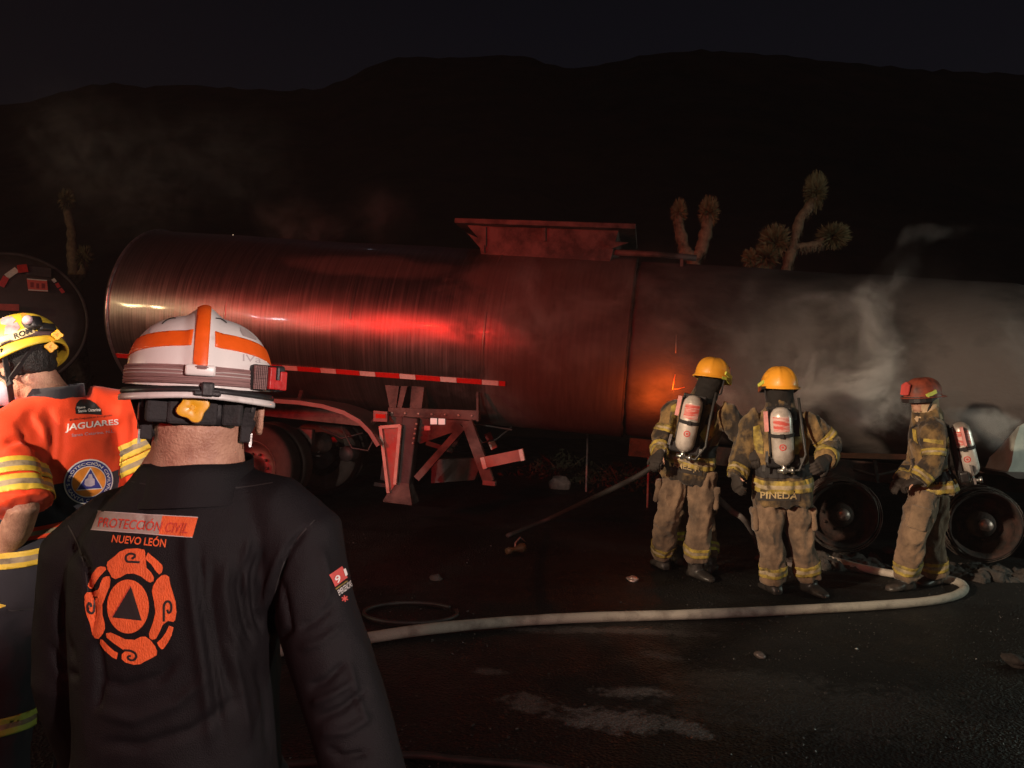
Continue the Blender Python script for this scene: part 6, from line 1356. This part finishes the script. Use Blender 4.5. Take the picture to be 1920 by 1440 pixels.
    vs_, fs, _ = text_mesh('de Alta Respuesta en Emergencias', 0); m_ = quadmap([(550, 278), (890, 238), (892, 258), (552, 298)]); decal('lettering', (vs_, fs), lambda u, v: z4(*m_(u, v)), tree, .002, M['black_print'], t)
    vs_, fs, _ = text_mesh('JAGUARES', .02); m_ = quadmap([(524, 318), (940, 276), (944, 332), (518, 390)]); decal('lettering', (vs_, fs), lambda u, v: z4(*m_(u, v)), tree, .002, M['white_print'], t)
    vs_, fs, _ = text_mesh('Santa Catarina, N.L.', 0); m_ = quadmap([(568, 396), (905, 366), (907, 388), (570, 424)]); decal('lettering', (vs_, fs), lambda u, v: z4(*m_(u, v)), tree, .002, M['pale_print'], t)
    # round badge
    cx, cy, ax_a, ax_b, rot_ = 700, 775, 198, 176, -.38
    el = lambda k, a: (cx + (math.cos(a) * ax_a * math.cos(rot_) - math.sin(a) * ax_b * math.sin(rot_)) * k, cy + (math.cos(a) * ax_a * math.sin(rot_) + math.sin(a) * ax_b * math.cos(rot_)) * k)
    disc = lambda k: [el(k, a) for a in np.linspace(0, 2 * PI, 49)[:-1]]
    bd = decal('round_badge', flat([disc(1.0)], 20), z4, tree, .0022, M['white_print'], t)
    decal('badge_ring', flat([disc(.94)], 20), z4, tree, .0032, M['blue_print'], bd)
    decal('badge_line', flat([disc(.70)], 20), z4, tree, .0040, M['white_print'], bd)
    decal('badge_disc', flat([disc(.665)], 20), z4, tree, .0048, M['amber_print'], bd)
    decal('badge_edge', flat([[(715, 660), (600, 846), (808, 830)]], 20), z4, tree, .0055, M['white_print'], bd)
    decal('badge_triangle', flat([[(715, 674), (611, 838), (797, 825)]], 20), z4, tree, .0062, M['blue_print'], bd)
    decal('badge_figure', flat([[(668, 760), (690, 745), (700, 715), (722, 712), (730, 742), (745, 755), (745, 800), (720, 812), (680, 810), (665, 795)]], 12), z4, tree, .0070, M['pale_print'], bd)
    def arc_text(txt, a_start, a_end, k0, k1, inv=False):
        vs_, fs, asp = text_mesh(txt, .012)
        def m_(u, v):
            a = a_start + (a_end - a_start) * u; return z4(*el(k0 + (k1 - k0) * v, a))
        decal('lettering', (vs_, fs), m_, tree, .0042, M['white_print'], bd)
    arc_text('PROTECCIÓN CIVIL', PI * 1.02 - rot_, 2 * PI * 1.0 - rot_ + .12, .75, .90)
    arc_text('S. SANTA CATARINA', PI * .98 - rot_, .08 - rot_, .90, .76)
    decal('reflective_flap', flat([[(-6, 1108), (6, 1112), (18, 1124), (12, 1136), (-6, 1144)]], 5), lambda x, y: (x, y), bvh_of(tr), .004, M['hilime_warm'], t)
    # helmet
    q = hd + hu * .036 - hf * .004; bm = bmesh.new()
    dome(bm, q, hr, hf, hu, .114, .146, .132, 0, 0, 2.25, 96, 30, 0); hm = me_from(bm, 'helmet'); he = ob('helmet', hm, M['yhelm2'], t); ht = bvh_of(hm)
    bm = bmesh.new(); N = 64
    el2 = lambda k, dz, dr: [q + hr * math.cos(a) * .114 * k + hf * math.sin(a) * .146 * k + hu * (dz + dr * max(0, math.sin(a)) ** 2 - .018 * abs(math.cos(a)) ** 2) for a in [2 * PI * i / N for i in range(N)]]
    rings(bm, [el2(.985, .014, 0), el2(1.03, -.004, 0), el2(1.055, -.020, -.01), el2(1.04, -.026, -.01), el2(.97, -.02, 0), el2(.95, .005, 0)], False); ob('helmet_rim', bm, M['yhelm2'], he)
    ob('goggle_strap', cut_band(hm, q + hu * .012, (hu - hf * .05).normalized(), .0115, .001, None, None, .003), M['elastic_dark'], he)
    for pl, mm in (([(0, 592), (18, 590), (30, 600), (20, 612), (2, 608)], 'sticker'), ([(10, 612), (32, 604), (38, 614), (30, 624), (8, 628)], 'sticker'), ([(38, 586), (48, 588), (52, 598), (42, 600)], 'amber_print'), ([(0, 640), (24, 634), (26, 646), (0, 654)], 'sticker'), ([(56, 596), (66, 600), (64, 606), (56, 604)], 'black_print'), ([(-20, 600), (-4, 594), (-2, 610), (-20, 618)], 'sticker')):
        decal('sticker', flat([pl], 6), lambda x, y: (x, y), ht, .0012, M[mm], he)
    decal('name_sticker', flat([[(-4, 636), (24, 625), (62, 611), (65, 625), (28, 639), (-4, 650)]], 6), lambda x, y: (x, y), ht, .0042, M['sticker_pale'], he)
    vs_, fs, _ = text_mesh('ROM', .03); m_ = quadmap([(26, 627), (58, 615), (61, 625), (29, 637)])
    decal('lettering', (vs_, fs), m_, ht, .0056, M['black_print'], he)
    bm = bmesh.new(); Bm = Matrix((hr, hf, hu)).transposed(); p = q - hf * .128 - hr * .045 + hu * .045; box(bm, p, (.04, .06, .045), Bm, bev=.01); box(bm, q - hf * .142 - hr * .01 + hu * .03, (.06, .03, .03), Bm, bev=.008); lm = ob('helmet_lamp', bm, M['blackplastic'], he)
    bm = bmesh.new(); lathe(bm, [(.001, .0), (.014, 0), (.017, .006), (.012, .012), (.001, .012)], p - hr * .02 - hf * .012 + hu * .008, (-hr - hf * .5).normalized(), 18); ob('lamp_ring', bm, M['sticker'], lm)
    for (px, py, s) in ((108, 628, .016), (96, 650, .018)):
        pp = P(px, py, 2.50); bm = bmesh.new(); dd = (CAM - pp).normalized(); x, y, _ = frame(dd)
        rings(bm, [[pp + dd * d + (x * math.cos(a) + y * math.sin(a)) * k * s * (1 + .16 * math.cos(4 * a)) for a in [2 * PI * i / 32 for i in range(32)]] for k, d in ((.9, -.01), (1, -.004), (1, .004), (.85, .008), (.3, .008), (.25, .004), (.001, .004))], False); ob('ratchet_knob', bm, M['yellow_plastic'], he, autos=40)
    bm = bmesh.new()
    a = q - hr * .106 - hf * .05 - hu * .01; b = hd - hr * .090 - hf * .02 - hu * .075; c = hd - hr * .045 + hf * .05 - hu * .13; e = q - hr * .108 + hf * .05 - hu * .02; g = q - hf * .13 - hr * .03 - hu * .0
    for p_, q_ in ((a, b), (b, c), (e, b), (g, b)): beam(bm, p_, q_, .005, .018, hr)
    box(bm, b, (.012, .022, .034), Bm, bev=.003); ob('chin_strap', bm, M['webbing'], t, False)
    bm = bmesh.new(); ellipsoid(bm, hd + hu * .03 - hf * .01, (.088, .108, .1), Bm, 4); ellipsoid(bm, hd - hf * .055 - hu * .02, (.066, .045, .05), Bm, 4); h_ = fuse(bm, .007, 2); rumple(h_, .004, 40, (1, 1, 1), True, 2); ob('hair', h_, HAIR, t)
    bm = bmesh.new()
    ear = []
    for k in range(18):
        a = 2 * PI * k / 18; ear.append(hd - hr * (.090 + .006 * math.sin(a)) - hf * (.012 + .017 * math.cos(a)) + hu * (-.012 + .033 * math.sin(a)))
    tube(bm, ear + ear[:1], [.0065 + .002 * math.sin(i * .35) for i in range(19)], 10, False); ellipsoid(bm, hd - hr * .085 - hf * .010 - hu * .012, (.008, .016, .03), Bm); ellipsoid(bm, hd - hr * .088 - hf * .006 - hu * .044, (.008, .011, .012), Bm); ob('ear', fuse(bm, .004, 2), SKIN, t)
    # pale respirator over the jaw
    bm = bmesh.new(); ellipsoid(bm, hd + hf * .075 - hu * .065, (.07, .062, .062), Bm, 4); ellipsoid(bm, hd + hf * .125 - hu * .075 - hr * .02, (.03, .026, .028), Bm, 3); ob('respirator', fuse(bm, .007, 3), mat('pale_respirator', (.42, .40, .50), .5, 0, .15, 14, .1), t)
M['hilime_warm'] = mat('yellow_reflective', (.80, .55, .06), .5, 0, .15, 22, .1)
M['sticker_pale'] = mat('pale_yellow_sticker', (.70, .58, .30), .5, 0, .2, 30, 0)
M['elastic_dark'] = mat('dark_goggle_strap', (.09, .05, .055), .75, 0, .3, 20, .3)
fg_orange()
